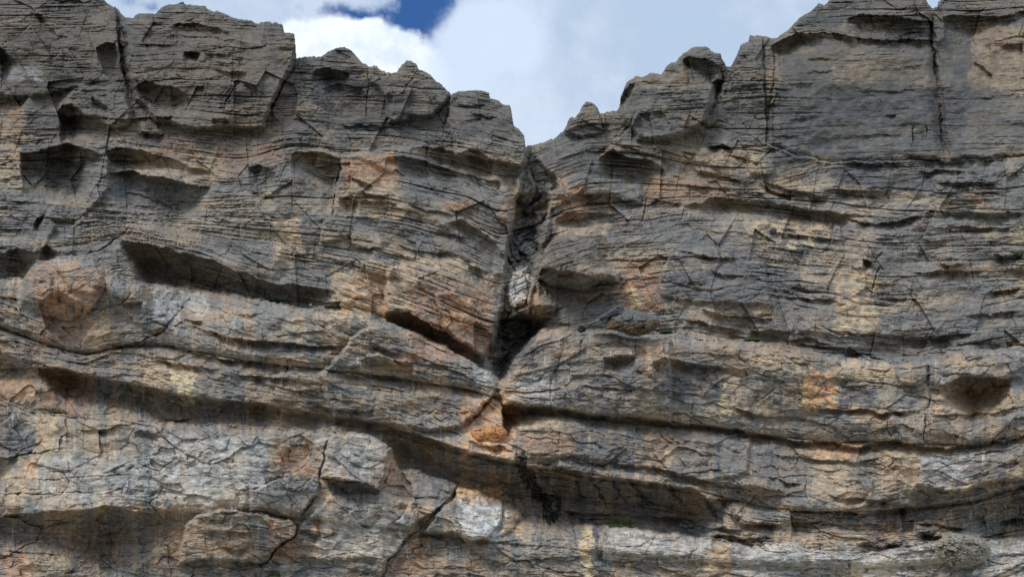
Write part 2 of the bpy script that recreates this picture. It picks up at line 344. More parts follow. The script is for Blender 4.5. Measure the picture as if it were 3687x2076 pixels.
# centre left buttress
overhang([(1048,560),(1062,543),(1130,545),(1200,560),(1228,566)], [(1048,564),(1062,580),(1130,612),(1200,640),(1228,600)], .8, 90)
crack([(1227,560),(1218,640),(1206,720),(1196,800)], 8, 1.8)
overhang([(1475,533),(1530,528),(1590,532),(1649,552),(1700,590),(1776,612)], [(1475,537),(1530,552),(1590,580),(1649,598),(1700,604),(1776,616)], .9, 50)
overhang([(1655,548),(1690,538),(1725,542),(1782,572)], [(1655,554),(1690,566),(1725,582),(1782,596)], .9, 30)
overhang([(1388,562),(1459,567),(1534,578),(1608,606),(1649,623),(1720,640),(1800,655)], [(1388,572),(1459,606),(1534,628),(1608,652),(1649,658),(1720,668),(1800,672)], .95, 70)
overhang([(1292,722),(1347,724),(1396,728),(1455,752)], [(1292,732),(1347,742),(1396,748),(1455,756)], 1.1, 40)
overhang([(1226,712),(1250,706),(1290,720)], [(1226,722),(1250,738),(1290,734)], 1.0, 30)
overhang([(896,600),(930,595),(960,603),(994,618)], [(896,612),(930,635),(960,643),(994,621)], 1.0, 30)
overhang([(910,690),(950,694),(992,714)], [(910,700),(950,708),(992,717)], 1.1, 30)
bed([(1250,625),(1300,648),(1350,668)], 8, .9); bed([(1290,690),(1360,700),(1405,703)], 7, .9)
bed([(1205,775),(1300,782),(1380,790)], 5, .7); bed([(1610,795),(1700,810),(1760,830)], 6, .7); bed([(1450,720),(1560,760),(1660,775)], 5, .7)
bed([(1560,830),(1650,850),(1720,870)], 6, .8); bed([(1420,880),(1530,905),(1640,910)], 6, .8); bed([(1560,890),(1640,915),(1720,945)],6,.8)
overhang([(1604,798),(1660,790),(1720,820),(1770,862),(1815,920)], [(1604,802),(1660,815),(1720,870),(1770,915),(1815,930)], .6, 70)
block([(1262,835),(1310,838),(1370,845),(1380,872),(1372,896),(1350,892),(1290,893),(1266,880)], 1.4, 7)
block([(1300,935),(1420,930),(1418,965),(1404,1000),(1340,992),(1298,970)], 1.2, 7)
bed([(1390,905),(1450,915),(1520,930)], 6, .9)
overhang([(1690,950),(1720,965),(1760,985)], [(1690,960),(1720,985),(1760,988)], 1.0, 30)
overhang([(1388,1122),(1420,1118),(1480,1130),(1530,1150),(1600,1195),(1640,1220),(1745,1290)], [(1388,1130),(1420,1148),(1480,1170),(1530,1205),(1600,1230),(1640,1250),(1745,1300)], 2.2, 14)
block([(1560,1060),(1640,1040),(1720,1110),(1780,1135),(1795,1160),(1748,1290),(1650,1230),(1600,1180)], 1.6, 9); block([(1380,1120),(1390,960),(1480,940),(1640,980),(1780,1040),(1812,1100),(1795,1160),(1748,1290),(1640,1222),(1530,1150),(1450,1125)], 1.6, 16)
crack([(1605,1110),(1625,1160),(1600,1200)], 6, 1.0)
bed([(880,1130),(960,1138)], 4, .5)

# ------------------------------------------------------------------ upper right face
overhang([(2160,572),(2180,553),(2203,543),(2240,556),(2285,569),(2340,578),(2395,606)], [(2160,590),(2180,612),(2203,622),(2262,640),(2330,642),(2372,626),(2395,608)], .8, 90)
overhang([(2140,545),(2200,515),(2260,522),(2330,552),(2400,575)], [(2140,549),(2200,526),(2260,532),(2330,560),(2400,577)], .8, 20)
overhang([(2000,790),(2039,762),(2117,765),(2210,769),(2250,777)], [(2000,803),(2039,792),(2117,788),(2210,785),(2250,782)], 1.1, 30)
overhang([(2085,708),(2124,703),(2229,714),(2325,740)], [(2085,722),(2124,728),(2229,735),(2325,744)], 1.1, 30)
crack([(2328,690),(2322,740),(2315,800),(2308,845)], 8, 1.4)
bed([(2320,735),(2380,722),(2460,728)], 6, .8)
overhang([(2462,738),(2490,727),(2530,728),(2575,708),(2620,712),(2760,725),(2880,745),(3000,760),(3060,770),(3120,777),(3148,776)], [(2462,741),(2490,740),(2530,742),(2575,736),(2620,742),(2760,750),(2880,772),(3010,792),(3060,782),(3120,781),(3148,779)], 1.25, 40)
block([(2000,700),(2020,650),(2080,625),(2180,640),(2310,655),(2315,735),(2229,712),(2124,702),(2040,720)], 1.4, 14)
crack([(2490,665),(2485,705),(2478,735)], 4, .7)
bed([(2470,615),(2560,622),(2680,650),(2740,655)], 6, .9); bed([(2600,560),(2680,565),(2750,590)], 6, .7); bed([(2540,530),(2600,520),(2650,535)], 12, 1.0)
overhang([(2235,1020),(2237,1022)], [(2235,1020),(2237,1022)], 0, 1)
crack([(2463,735),(2458,780),(2440,800)], 5, 1.3)
overhang([(2560,972),(2583,981),(2640,985),(2680,989)], [(2560,975),(2583,992),(2640,995),(2680,992)], 1.2, 30)
bed([(2411,902),(2480,905),(2560,925),(2680,930)], 7, .8)
block([(2412,905),(2560,910),(2700,935),(2760,940),(2780,1100),(2600,1095),(2500,1090),(2375,1060),(2370,1030),(2385,970)], 1.0, 12)
for p in [[(2727,645),(2839,679),(2951,705),(3006,707)], [(2954,679),(3062,686),(3156,690),(3230,688)], [(2727,660),(2800,690),(2880,705)], [(3006,586),(3150,590),(3267,576)],[(3267,577),(3330,568),(3420,580),(3550,572),(3687,563)],[(3300,620),(3400,612),(3480,622)],[(3350,662),(3450,658),(3620,650)]]:
    bed(p, 8, .9)
BASE += terrace([(-700,-900),(2700,-900),(2760,520),(2860,560),(3006,586),(3267,578),(3420,582),(3687,565),(4400,560)], 1.4, 5, 600)
overhang([(3326,768),(3350,760),(3416,761),(3470,755),(3510,761),(3621,768),(3687,766)], [(3326,772),(3350,778),(3416,780),(3470,776),(3510,778),(3621,784),(3687,780)], 1.0, 40)
bed([(3126,812),(3200,800),(3286,782),(3330,770)], 8, 1.2); bed([(3050,790),(3110,802),(3150,812)], 8, 1.2)
bed([(3300,818),(3420,812),(3560,822),(3687,810)], 7, .8); bed([(3290,905),(3380,925)], 5, .7)
bed([(2740,830),(2860,845),(2960,855),(3100,858)], 6, .9); bed([(3150,860),(3240,850)], 6, .8); bed([(3570,915),(3620,920),(3687,912)], 9, 1.2)
crack([(3182,900),(3158,930),(3148,960),(3160,985)], 8, 1.5); crack([(3185,935),(3165,975),(3145,1010),(3138,1080)], 7, 1.0)
bed([(3105,930),(3150,945)], 8, 1.2); bed([(2905,978),(2990,985)], 5, .8); bed([(3060,955),(3130,965)], 5, .8)
block([(3383,925),(3420,915),(3465,930),(3468,952),(3430,958),(3390,952)], 1.2, 6)
bed([(3255,973),(3340,978),(3435,972),(3560,980)], 7, 1.1); bed([(3190,1067),(3270,1070)], 5, .8); bed([(3440,1140),(3560,1128),(3687,1120)], 6, .8)
bed([(2812,1070),(2900,1068),(3000,1082),(3050,1095)], 6, .9)
bed([(3555,1045),(3620,1042),(3687,1036)], 9, 1.2)
overhang([(2700,1184),(2727,1188),(2800,1188),(2865,1184)], [(2700,1200),(2727,1212),(2800,1210),(2865,1187)], 1.0, 30)
overhang([(3040,1194),(3163,1205),(3230,1209),(3323,1210),(3435,1203),(3495,1190)], [(3040,1198),(3163,1210),(3230,1222),(3323,1228),(3400,1224),(3495,1194)], 1.5, 30)
overhang([(2530,1118),(2601,1130),(2695,1138),(2780,1143)], [(2530,1122),(2601,1145),(2695,1152),(2780,1148)], 1.2, 30)
bed([(2434,1153),(2545,1160),(2620,1180),(2690,1196)], 8, 1.1); bed([(2560,1215),(2640,1208),(2720,1220)], 6, .7)
for p in [[(2800,1222),(2900,1215),(3000,1235)],[(2830,1245),(2950,1240),(3080,1255)],[(2900,1265),(3050,1270),(3180,1280)],[(3130,1225),(3250,1245)],[(3480,1238),(3600,1228),(3687,1225)]]:
    bed(p, 6, .9)
crack([(2240,1005),(2235,1060)], 4, .5)
# far right cap and clefts
overhang([(3050,66),(3092,52),(3150,52),(3200,52),(3241,61),(3308,69),(3360,75)], [(3050,74),(3092,94),(3150,100),(3200,106),(3241,116),(3308,118),(3360,108)], .9, 12)
overhang([(2780,168),(2810,142),(2869,117),(2965,118),(3062,128),(3150,140),(3250,142),(3362,142)], [(2780,182),(2810,185),(2869,150),(2965,134),(3062,150),(3150,158),(3250,162),(3362,156)], 1.3, 30)
overhang([(3395,62),(3435,52),(3528,58),(3595,60),(3659,48),(3700,42),(4400,42)], [(3395,104),(3435,111),(3500,114),(3560,92),(3620,84),(3700,62),(4400,60)], .9, 40)
crack([(3364,24),(3352,80),(3354,130),(3364,200),(3376,300),(3372,350)], 14, 2.6); crack([(3372,340),(3388,420),(3394,500),(3412,575)], 12, 1.6)
block([(3366,140),(3400,100),(3520,120),(3687,70),(4400,70),(4400,560),(3687,560),(3420,575),(3385,350),(3378,260)], 1.4, 14)
crack([(3292,440),(3288,500),(3280,540)], 8, 1.2); crack([(3335,440),(3334,500)], 6, 1.0)
overhang([(3505,220),(3540,235),(3575,275)], [(3505,226),(3540,250),(3575,282)], .9, 40); crack([(3562,150),(3566,210)], 4, .6)
overhang([(3600,170),(3640,158),(3687,160)], [(3600,176),(3640,172),(3687,176)], .9, 30)
for p in [[(2830,300),(2920,300),(2950,296)],[(2838,432),(2910,424)],[(3040,495),(3200,482),(3280,482)],[(2780,495),(2880,482)],[(2900,215),(3000,212)],[(3180,415),(3230,412)],[(3500,352),(3600,345),(3687,350)],[(3240,240),(3330,235)],[(2900,265),(3010,255)],[(3060,330),(3200,325),(3330,332)]]:
    bed(p, 4, .5, 14)
overhang([(2460,212),(2480,200),(2520,203),(2560,215),(2606,242)], [(2460,222),(2480,236),(2520,246),(2560,270),(2606,262)], 1.0, 70)
overhang([(2560,300),(2580,285),(2600,290)], [(2560,310),(2580,325),(2600,326)], 1.0, 30)
crack([(2607,245),(2600,300),(2580,350),(2560,400),(2540,460)], 16, 2.4)
crack([(2478,240),(2475,300),(2470,340)], 5, .9); crack([(2640,250),(2625,300),(2600,360)], 10, 1.0)
overhang([(2232,365),(2246,320),(2262,300),(2285,296)], [(2232,372),(2246,356),(2262,322),(2285,302)], 1.0, 40)
crack([(2163,415),(2180,470),(2160,500)], 8, 1.3); crack([(2290,400),(2270,450),(2230,490),(2190,520)], 9, 1.2)
hollow([(2300,410),(2380,400),(2420,440),(2400,480),(2320,490),(2280,460)], 1.2, 30)
block([(2540,250),(2600,330),(2560,420),(2540,490),(2400,500),(2300,395),(2380,300),(2470,240)], 1.2, 25)
crack([(2780,150),(2790,220),(2785,300),(2770,400),(2760,500)], 10, 1.0)
block([(2700,560),(2760,560),(2790,590),(2785,625),(2740,635),(2700,625)], .8, 8)

# chockstone nose and bosses beside the gully
CHOCK = [(1933,1005),(1942,955),(1958,905),(1985,862),(2030,845),(2085,850),(2130,875),(2160,920),(2180,950),(2232,985),(2233,1018),(2173,1012),(2117,1040),(2050,1045),(1990,1032)]
dome(CHOCK, 5.0, 80); block([(1936,988),(1942,955),(1958,905),(1985,862),(2030,845),(2085,850),(2130,875),(2160,920),(2180,950),(2232,985),(2234,1018),(2173,1012),(2117,998),(2042,984),(1990,972),(1952,972)], 3.4, 9)
overhang([(1936,985),(1950,968),(2009,968),(2042,981),(2117,996),(2173,1011),(2236,1019)], [(1936,1000),(1955,1012),(2009,1034),(2050,1046),(2117,1050),(2190,1038),(2236,1022)], .8, 60)
dome([(1912,1065),(1925,1026),(1965,1033),(1972,1060),(2012,1095),(1998,1126),(1950,1122),(1914,1096)], 1.6, 24)
overhang([(1914,1098),(1950,1096),(1975,1098),(2010,1108)], [(1914,1102),(1950,1124),(1975,1130),(2010,1120)], 1.0, 26)
overhang([(1912,1040),(1925,1026),(1968,1038)], [(1912,1055),(1925,1050),(1968,1044)], 1.0, 12)
for x in (2035, 2060, 2150, 2170): crack([(x,1045),(x-4,1100)], 4, .25)
overhang([(1800,1150),(1850,1145),(1915,1145),(1995,1158),(2080,1160)], [(1800,1168),(1850,1170),(1915,1172),(1995,1168),(2080,1164)], 1.2, 20)

# ------------------------------------------------------------------ lower band, left
dome([(72,1015),(130,962),(200,930),(255,915),(330,930),(378,972),(380,1040),(330,1120),(250,1160),(160,1140),(90,1080)], 1.3, 45)
block([(205,960),(330,935),(375,1000),(350,1060),(250,1040)], .9, 9); block([(85,1020),(150,955),(190,1000),(180,1090),(110,1070)], .8, 9); block([(380,1000),(480,1025),(640,1040),(640,1130),(560,1200),(430,1130),(380,1060)], .8, 12)
hollow([(140,1085),(210,1040),(300,1100),(330,1180),(300,1230),(230,1240),(160,1180)], 1.8, 40)
crack([(0,1082),(75,1130),(130,1168)], 8, 1.0)
crack([(-700,1100),(0,1179),(93,1212),(194,1257),(280,1280),(354,1276),(447,1246),(522,1227),(578,1198),(626,1142),(671,1086),(708,1048)], 8, 1.1)
crack([(380,1235),(447,1250),(559,1238),(615,1242)], 9, 1.2)
bed([(560,1238),(615,1242),(671,1261),(783,1283),(960,1309),(1086,1324),(1180,1336)], 9, 1.0)
bed([(634,1171),(708,1179),(820,1209),(895,1220),(993,1227),(1124,1242),(1235,1242),(1310,1246)], 9, 1.0)
bed([(1300,1240),(1366,1248),(1452,1278)], 7, .8); bed([(660,1149),(734,1160)], 6, .9)
bed([(540,1291),(671,1313),(820,1330)], 7, .9); bed([(835,1343),(960,1358),(1040,1362),(1124,1375)], 8, 1.0)
overhang([(1180,1334),(1273,1345),(1366,1350),(1481,1369),(1608,1391)], [(1180,1340),(1273,1356),(1366,1364),(1481,1378),(1608,1396)], 1.6, 24)
overhang([(1300,1296),(1330,1284),(1366,1281),(1440,1298),(1488,1307)], [(1300,1299),(1330,1308),(1366,1326),(1440,1341),(1488,1350)], .6, 14)
overhang([(1482,1348),(1500,1350),(1560,1372)],[(1482,1362),(1500,1372),(1560,1378)],1.0,16)
overhang([(440,1088),(470,1083),(516,1090)], [(440,1092),(470,1096),(516,1098)], 1.4, 30)
dome([(385,1020),(420,1008),(462,1025),(468,1060),(440,1075),(400,1068),(384,1045)], .9, 22)
bed([(810,1125),(860,1130),(940,1140)], 5, .7); bed([(1010,1395),(1120,1400),(1250,1420)], 4, .5); bed([(1300,1380),(1400,1392),(1480,1412)], 6, .7)
crack([(1640,1320),(1735,1335)], 4, .6); bed([(1600,1393),(1680,1400),(1750,1402)], 6, .8)
bed([(1320,1222),(1370,1240)], 5, .7); bed([(1100,1460),(1200,1468),(1320,1475),(1380,1470)], 7, 1.0)
overhang([(-700,1250),(0,1262),(60,1290),(110,1318),(149,1322)], [(-700,1300),(0,1310),(60,1330),(110,1335),(149,1330)], .6, 70)
overhang([(140,1322),(242,1324),(354,1362),(522,1388),(693,1432),(820,1444),(960,1452),(1012,1470)], [(140,1330),(242,1375),(354,1405),(522,1440),(693,1476),(820,1478),(960,1488),(1012,1485)], 1.7, 46)
overhang([(1010,1482),(1100,1482),(1180,1504),(1310,1512),(1459,1540)], [(1010,1500),(1100,1510),(1180,1512),(1310,1524),(1459,1545)], 1.2, 20)
bed([(560,1495),(640,1512),(700,1508)], 8, 1.0); crack([(945,1505),(985,1512)], 9, 1.4)
for p in [[(170,1395),(230,1400),(290,1392)],[(225,1432),(300,1420),(330,1415)],[(275,1458),(330,1462),(372,1445)],[(330,1490),(420,1480),(430,1460)]]: crack(p, 5, .8)
# lower band, right
block([(1300,1180),(1420,1162),(1560,1222),(1720,1312),(1785,1368),(1800,1392),(1775,1425),(1740,1460),(1722,1492),(1660,1532),(1560,1550),(1459,1540),(1310,1511),(1200,1500),(1150,1350)], 2.0, 12)
block([(1812,1372),(1850,1310),(1900,1245),(1955,1190),(2050,1200),(2180,1192),(2320,1216),(2420,1218),(2420,1520),(2247,1500),(2158,1494),(2024,1475),(1979,1464),(1874,1456),(1812,1449),(1806,1410)], 2.0, 11)
crack([(1800,1385),(1770,1430),(1735,1475),(1700,1520),(1655,1545)], 12, 1.8)
overhang([(1690,1588),(1745,1602),(1800,1600),(1850,1625)], [(1690,1594),(1745,1616),(1800,1620),(1850,1630)], 1.5, 20)
block([(1812,1470),(1900,1488),(2060,1500),(2400,1530),(2700,1570),(2700,1700),(2560,1735),(2320,1682),(2060,1642),(1900,1640),(1850,1600),(1822,1540)], 1.0, 12)
crack([(2122,1197),(2094,1242),(2083,1290)], 9, 1.1); crack([(2040,1228),(2009,1294),(1986,1365),(1982,1458)], 9, .8)
block([(1955,1190),(2050,1215),(2038,1240),(2000,1300),(1984,1370),(1900,1355),(1835,1370),(1850,1310),(1900,1245)], .9, 26)
overhang([(2172,1284),(2214,1278),(2247,1285),(2287,1289)], [(2172,1298),(2214,1304),(2247,1304),(2287,1303)], 1.2, 10)
block([(2175,1260),(2195,1245),(2250,1246),(2285,1260),(2287,1288),(2214,1280),(2172,1284)], .6, 6)
overhang([(2354,1300),(2393,1287),(2471,1300),(2527,1309),(2620,1324),(2665,1333)], [(2354,1314),(2393,1306),(2471,1320),(2527,1326),(2620,1332),(2665,1336)], 1.2, 10)
crack([(2400,1215),(2392,1262),(2360,1290)], 6, .8)
overhang([(2395,1342),(2425,1355),(2455,1376)], [(2395,1346),(2425,1366),(2455,1379)], .6, 10)
overhang([(1806,1444),(1811,1451),(1874,1458),(1979,1466),(2024,1477),(2158,1496),(2247,1503),(2359,1516),(2508,1529),(2620,1540),(2727,1562),(2857,1581),(2951,1588),(3100,1601),(3174,1588),(3230,1583),(3316,1597),(3398,1609),(3547,1592),(3687,1566),(4400,1540)],
         [(1806,1490),(1830,1500),(1874,1488),(1979,1480),(2024,1488),(2158,1508),(2247,1516),(2359,1528),(2508,1540),(2620,1550),(2727,1572),(2857,1592),(2951,1599),(3100,1610),(3174,1600),(3230,1595),(3316,1608),(3398,1618),(3547,1602),(3687,1576),(4400,1550)], 2.9, 26)
bed([(2040,1378),(2150,1392),(2260,1402),(2360,1405),(2480,1412),(2600,1430)], 5, .5)
bed([(2884,1462),(2988,1470),(3100,1470),(3174,1481),(3286,1475),(3331,1481)], 7, 1.1); bed([(3335,1488),(3435,1492),(3584,1485),(3687,1462)], 7, 1.0)
crack([(3338,1480),(3334,1530),(3330,1592)], 6, .9); crack([(3345,1398),(3350,1440),(3336,1478)], 8, 1.3); crack([(3190,1500),(3200,1550),(3215,1585)], 5, .7)
bed([(2630,1460),(2700,1480),(2780,1500)], 7, .9)
overhang([(3385,1393),(3435,1364),(3491,1356),(3584,1360),(3638,1370)], [(3385,1395),(3435,1410),(3500,1430),(3550,1418),(3600,1402),(3638,1373)], 1.4, 20)
bed([(3340,1390),(3370,1398),(3392,1396)], 6, .9)
block([(3222,1345),(3235,1300),(3320,1278),(3338,1310),(3336,1370),(3300,1391),(3240,1386)], 1.2, 9)
block([(3338,1320),(3400,1270),(3480,1256),(3687,1262),(3687,1370),(3584,1362),(3491,1357),(3435,1364),(3390,1392),(3345,1385)], .9, 16)
crack([(3550,1440),(3580,1440)], 8, .9)
bed([(2727,1625),(2850,1640),(3025,1657),(3100,1655),(3230,1640)], 5, .7); bed([(3308,1631),(3379,1648),(3465,1648),(3566,1625),(3687,1607)], 6, .8)
bed([(2760,1716),(2820,1730),(2890,1742)], 6, .9); bed([(2980,1783),(3060,1792),(3190,1796),(3250,1780)], 7, 1.0)
block([(3323,1655),(3400,1650),(3687,1620),(3687,1722),(3622,1722),(3528,1748),(3454,1767),(3417,1771),(3361,1756),(3301,1748),(3279,1766),(3308,1715)], 1.1, 8)
overhang([(3276,1768),(3301,1748),(3361,1756),(3417,1771),(3454,1767),(3528,1748),(3622,1722),(3687,1718)], [(3276,1771),(3301,1778),(3361,1790),(3417,1788),(3454,1778),(3528,1757),(3622,1730),(3687,1726)], .9, 30)
# the great roof
overhang([(1375,1545),(1440,1544),(1511,1560),(1600,1598),(1645,1612),(1794,1645),(1856,1655),(1912,1674),(2024,1680),(2068,1689),(2117,1711),(2247,1719),(2322,1730),(2415,1745),(2490,1756),(2545,1790),(2640,1800)],
         [(1375,1550),(1440,1605),(1511,1645),(1600,1690),(1645,1715),(1794,1770),(1856,1785),(1912,1792),(2024,1798),(2117,1806),(2247,1818),(2322,1826),(2415,1838),(2490,1846),(2545,1850),(2640,1808)], 1.35, 90, .2)
overhang([(2560,1742),(2620,1738),(2700,1745),(2760,1752),(2830,1772)], [(2560,1748),(2620,1770),(2700,1785),(2760,1785),(2830,1776)], .7, 60)
overhang([(1862,1632),(1900,1648),(1960,1652),(2060,1642)], [(1862,1640),(1900,1656),(1960,1660),(2060,1646)], 1.4, 14)
bed([(2090,1660),(2250,1672),(2330,1680)], 6, .8)
overhang([(2320,1682),(2400,1692),(2480,1708),(2540,1725),(2600,1748)], [(2320,1686),(2400,1700),(2480,1722),(2540,1738),(2600,1753)], 1.3, 20)
for p in [[(1990,1838),(2100,1842),(2250,1850)],[(2040,1862),(2180,1866),(2300,1880)],[(2300,1850),(2420,1862),(2560,1872)],[(2400,1895),(2560,1898),(2700,1905)],[(2520,1925),(2650,1930),(2800,1938)],[(2640,1880),(2760,1880),(2840,1890)],[(2660,1950),(2760,1960)],[(3080,1950),(3150,1948)],[(3290,1880),(3400,1888),(3500,1905)],[(3300,1918),(3400,1925)],[(3560,1880),(3687,1860)],[(3100,1960),(3250,1955)]]:
    bed(p, 9, 1.1)
overhang([(2840,1838),(2988,1838),(3044,1843),(3137,1843),(3211,1827),(3260,1815)], [(2840,1875),(2988,1862),(3044,1866),(3137,1866),(3211,1856),(3260,1830)], 1.2, 30)
overhang([(2846,1870),(3000,1880),(3170,1888),(3290,1868)], [(2846,1890),(3000,1900),(3170,1912),(3290,1890)], 1.0, 30)
overhang([(3240,1826),(3379,1819),(3472,1804),(3547,1778),(3603,1756),(3687,1737),(4400,1700)], [(3240,1856),(3379,1850),(3472,1856),(3547,1862),(3603,1866),(3687,1840),(4400,1800)], .9, 60)
dome([(3290,1880),(3330,1862),(3400,1870),(3420,1900),(3380,1920),(3300,1915)], .9, 18)

# ------------------------------------------------------------------ the foot of the cliff
B1 = [(1181,1572),(1217,1557),(1273,1555),(1347,1577),(1411,1611),(1399,1637),(1381,1715),(1364,1762),(1303,1741),(1254,1724),(1157,1716),(1172,1640)]
B2 = [(1440,1692),(1496,1688),(1590,1714),(1646,1738),(1642,1762),(1590,1828),(1534,1858),(1470,1900),(1430,1880),(1481,1797),(1478,1740)]
B3 = [(1648,1752),(1720,1766),(1808,1800),(1813,1822),(1802,1872),(1757,1942),(1701,1938),(1645,1921),(1520,1914),(1571,1853),(1627,1797)]
B4 = [(708,1848),(820,1834),(900,1838),(1049,1868),(1073,1890),(1064,1931),(1012,1957),(967,2013),(932,2028),(839,2019),(727,2017),(640,2034),(645,1983),(663,1935),(675,1870)]
B5 = [(1813,1800),(1850,1815),(1876,1845),(1866,1882),(1822,1920),(1782,1938),(1806,1872)]
block(B1, 3.0, 7, tilt=(0.002, -0.003)); block(B2, 1.9, 7); block(B3, 2.8, 8, tilt=(0.004, 0)); block(B4, 2.5, 9)
dome(B5, 1.8, 26)
overhang([(1180,1722),(1254,1724),(1303,1741),(1368,1762)], [(1180,1730),(1254,1762),(1303,1772),(1368,1776)], 1.0, 24)
block([(1172,1640),(1150,1718),(1145,1780),(1060,1868),(900,1838),(900,1745),(975,1733),(1079,1696),(1112,1655),(1135,1590),(1180,1572)], .9, 9)
crack([(900,1750),(975,1733),(1040,1715),(1079,1696),(1109,1659),(1124,1610)], 7, .9)
crack([(1172,1575),(1168,1640),(1152,1715),(1142,1780)], 6, .7)
hollow([(1010,1640),(1050,1600),(1115,1600),(1120,1640),(1080,1690),(1010,1690)], .9, 26)
crack([(1148,1780),(1100,1830),(1075,1870)], 8, 1.2); crack([(1072,1890),(1060,1935),(1012,1958),(967,2017),(930,2034)], 9, 1.3)
crack([(1645,1765),(1590,1830),(1540,1868),(1500,1910),(1460,1945),(1405,2010),(1372,2090),(1350,2200)], 9, .8); block([(1075,1890),(1190,1780),(1300,1775),(1400,1780),(1478,1800),(1500,1905),(1460,1945),(1405,2010),(1372,2090),(1360,2300),(900,2300),(940,2030),(1012,1958),(1064,1931)], .9, 9)
crack([(1415,1655),(1390,1730),(1368,1770)], 8, .8); crack([(1415,1905),(1460,1945)], 5, .8); crack([(1480,1800),(1440,1860),(1400,1890)], 7, .7)
bed([(1075,1905),(1110,1915),(1160,1922)], 6, .8); bed([(1230,1920),(1290,1930)], 5, .6); bed([(1270,2000),(1330,2005),(1370,2010)], 5, .6)
overhang([(1120,1865),(1150,1858),(1180,1870)], [(1120,1868),(1150,1876),(1180,1872)], .9, 10)
bed([(1050,1995),(1150,2005),(1300,2010)], 5, .5)
block([(1060,1990),(1300,1985),(1400,2010),(1380,2060),(1250,2050),(1150,2020),(1060,2010)], .6, 10)
block([(1515,1925),(1640,1935),(1700,1950),(1820,1975),(1900,2000),(2000,2060),(2000,2200),(1380,2200),(1400,2040),(1450,1960)], .3, 8)
overhang([(1520,1918),(1645,1923),(1701,1940),(1757,1944)], [(1520,1922),(1645,1930),(1701,1955),(1757,1952)], 1.0, 16)
overhang([(1700,1985),(1760,2000),(1820,2025)], [(1700,1988),(1760,2010),(1820,2030)], .8, 14)
crack([(1800,2032),(1837,2017),(1893,2020),(2005,2054),(2098,2061)], 6, .8)
overhang([(2150,2005),(2229,2015),(2290,2012),(2345,2006)], [(2150,2008),(2229,2024),(2290,2020),(2345,2009)], 1.2, 14)
crack([(2205,1950),(2230,1968),(2300,1965),(2350,1935)], 6, .8); crack([(2505,1930),(2510,1970),(2480,2000),(2430,2005)], 6, .8)
block([(2205,1900),(2350,1905),(2500,1925),(2508,1965),(2480,2000),(2330,2006),(2290,2010),(2160,2005)], .5, 10)
block([(2727,1955),(2850,1960),(2990,1995),(3040,2030),(2950,2035),(2727,2030)], .4, 10)
# foot, left
overhang([(-700,1860),(0,1853),(149,1842),(298,1834),(373,1819),(429,1823),(466,1834),(615,1845),(712,1846)], [(-700,1895),(0,1898),(149,1902),(298,1915),(400,1925),(466,1915),(560,1890),(650,1868),(712,1849)], 1.05, 50)
crack([(0,1983),(60,1988),(130,1998),(231,1989)], 10, 1.1); crack([(335,2000),(420,1996),(496,1996),(552,1983)], 6, .8)
crack([(331,1930),(310,1985),(262,2035)], 6, .6); crack([(600,2010),(640,1965)], 7, .9); crack([(440,2060),(500,2010)], 5, .5); crack([(250,2076),(290,2010)], 5, .5)
crack([(0,1793),(40,1780),(86,1775),(350,1772)], 6, .8); crack([(130,1726),(270,1718),(410,1708),(480,1710)], 5, .7)
crack([(0,1650),(60,1640),(140,1632),(190,1618),(240,1612)], 7, .9); overhang([(-700,1640),(0,1642),(40,1640),(70,1640)], [(-700,1690),(0,1688),(40,1665),(70,1643)], .8, 40)
overhang([(482,1553),(520,1556),(570,1562)], [(482,1556),(520,1566),(570,1573)], 1.4, 14)
crack([(555,1712),(620,1710),(800,1722)], 4, .5); crack([(832,1680),(845,1620)], 4, .6); crack([(835,1755),(880,1765),(920,1755),(960,1738)], 6, .8)
crack([(475,1715),(455,1760),(440,1790)], 5, .6); bed([(460,1755),(560,1762),(680,1765)], 4, .5)
bed([(270,1545),(380,1548),(420,1540)], 5, .7); bed([(700,2008),(720,1908),(0,0)][:0] or [(720,1910),(780,1905),(880,1912),(940,1920)], 6, .8)
bed([(790,1965),(860,1970),(900,1966)], 8, .8)

# the massive beds of the lower cliff swell outwards between their bedding planes
for s0, s1, a_ in ((1100, 1430, 2.2), (1430, 1640, 1.7), (1655, 1900, 1.3)):
    t_ = np.clip((S - s0) / (s1 - s0), 0, 1); D -= a_ * lower * np.sqrt(np.clip(1 - np.abs(2 * t_ - 1) ** 6, 0, 1)) * (S > s0) * (S < s1)
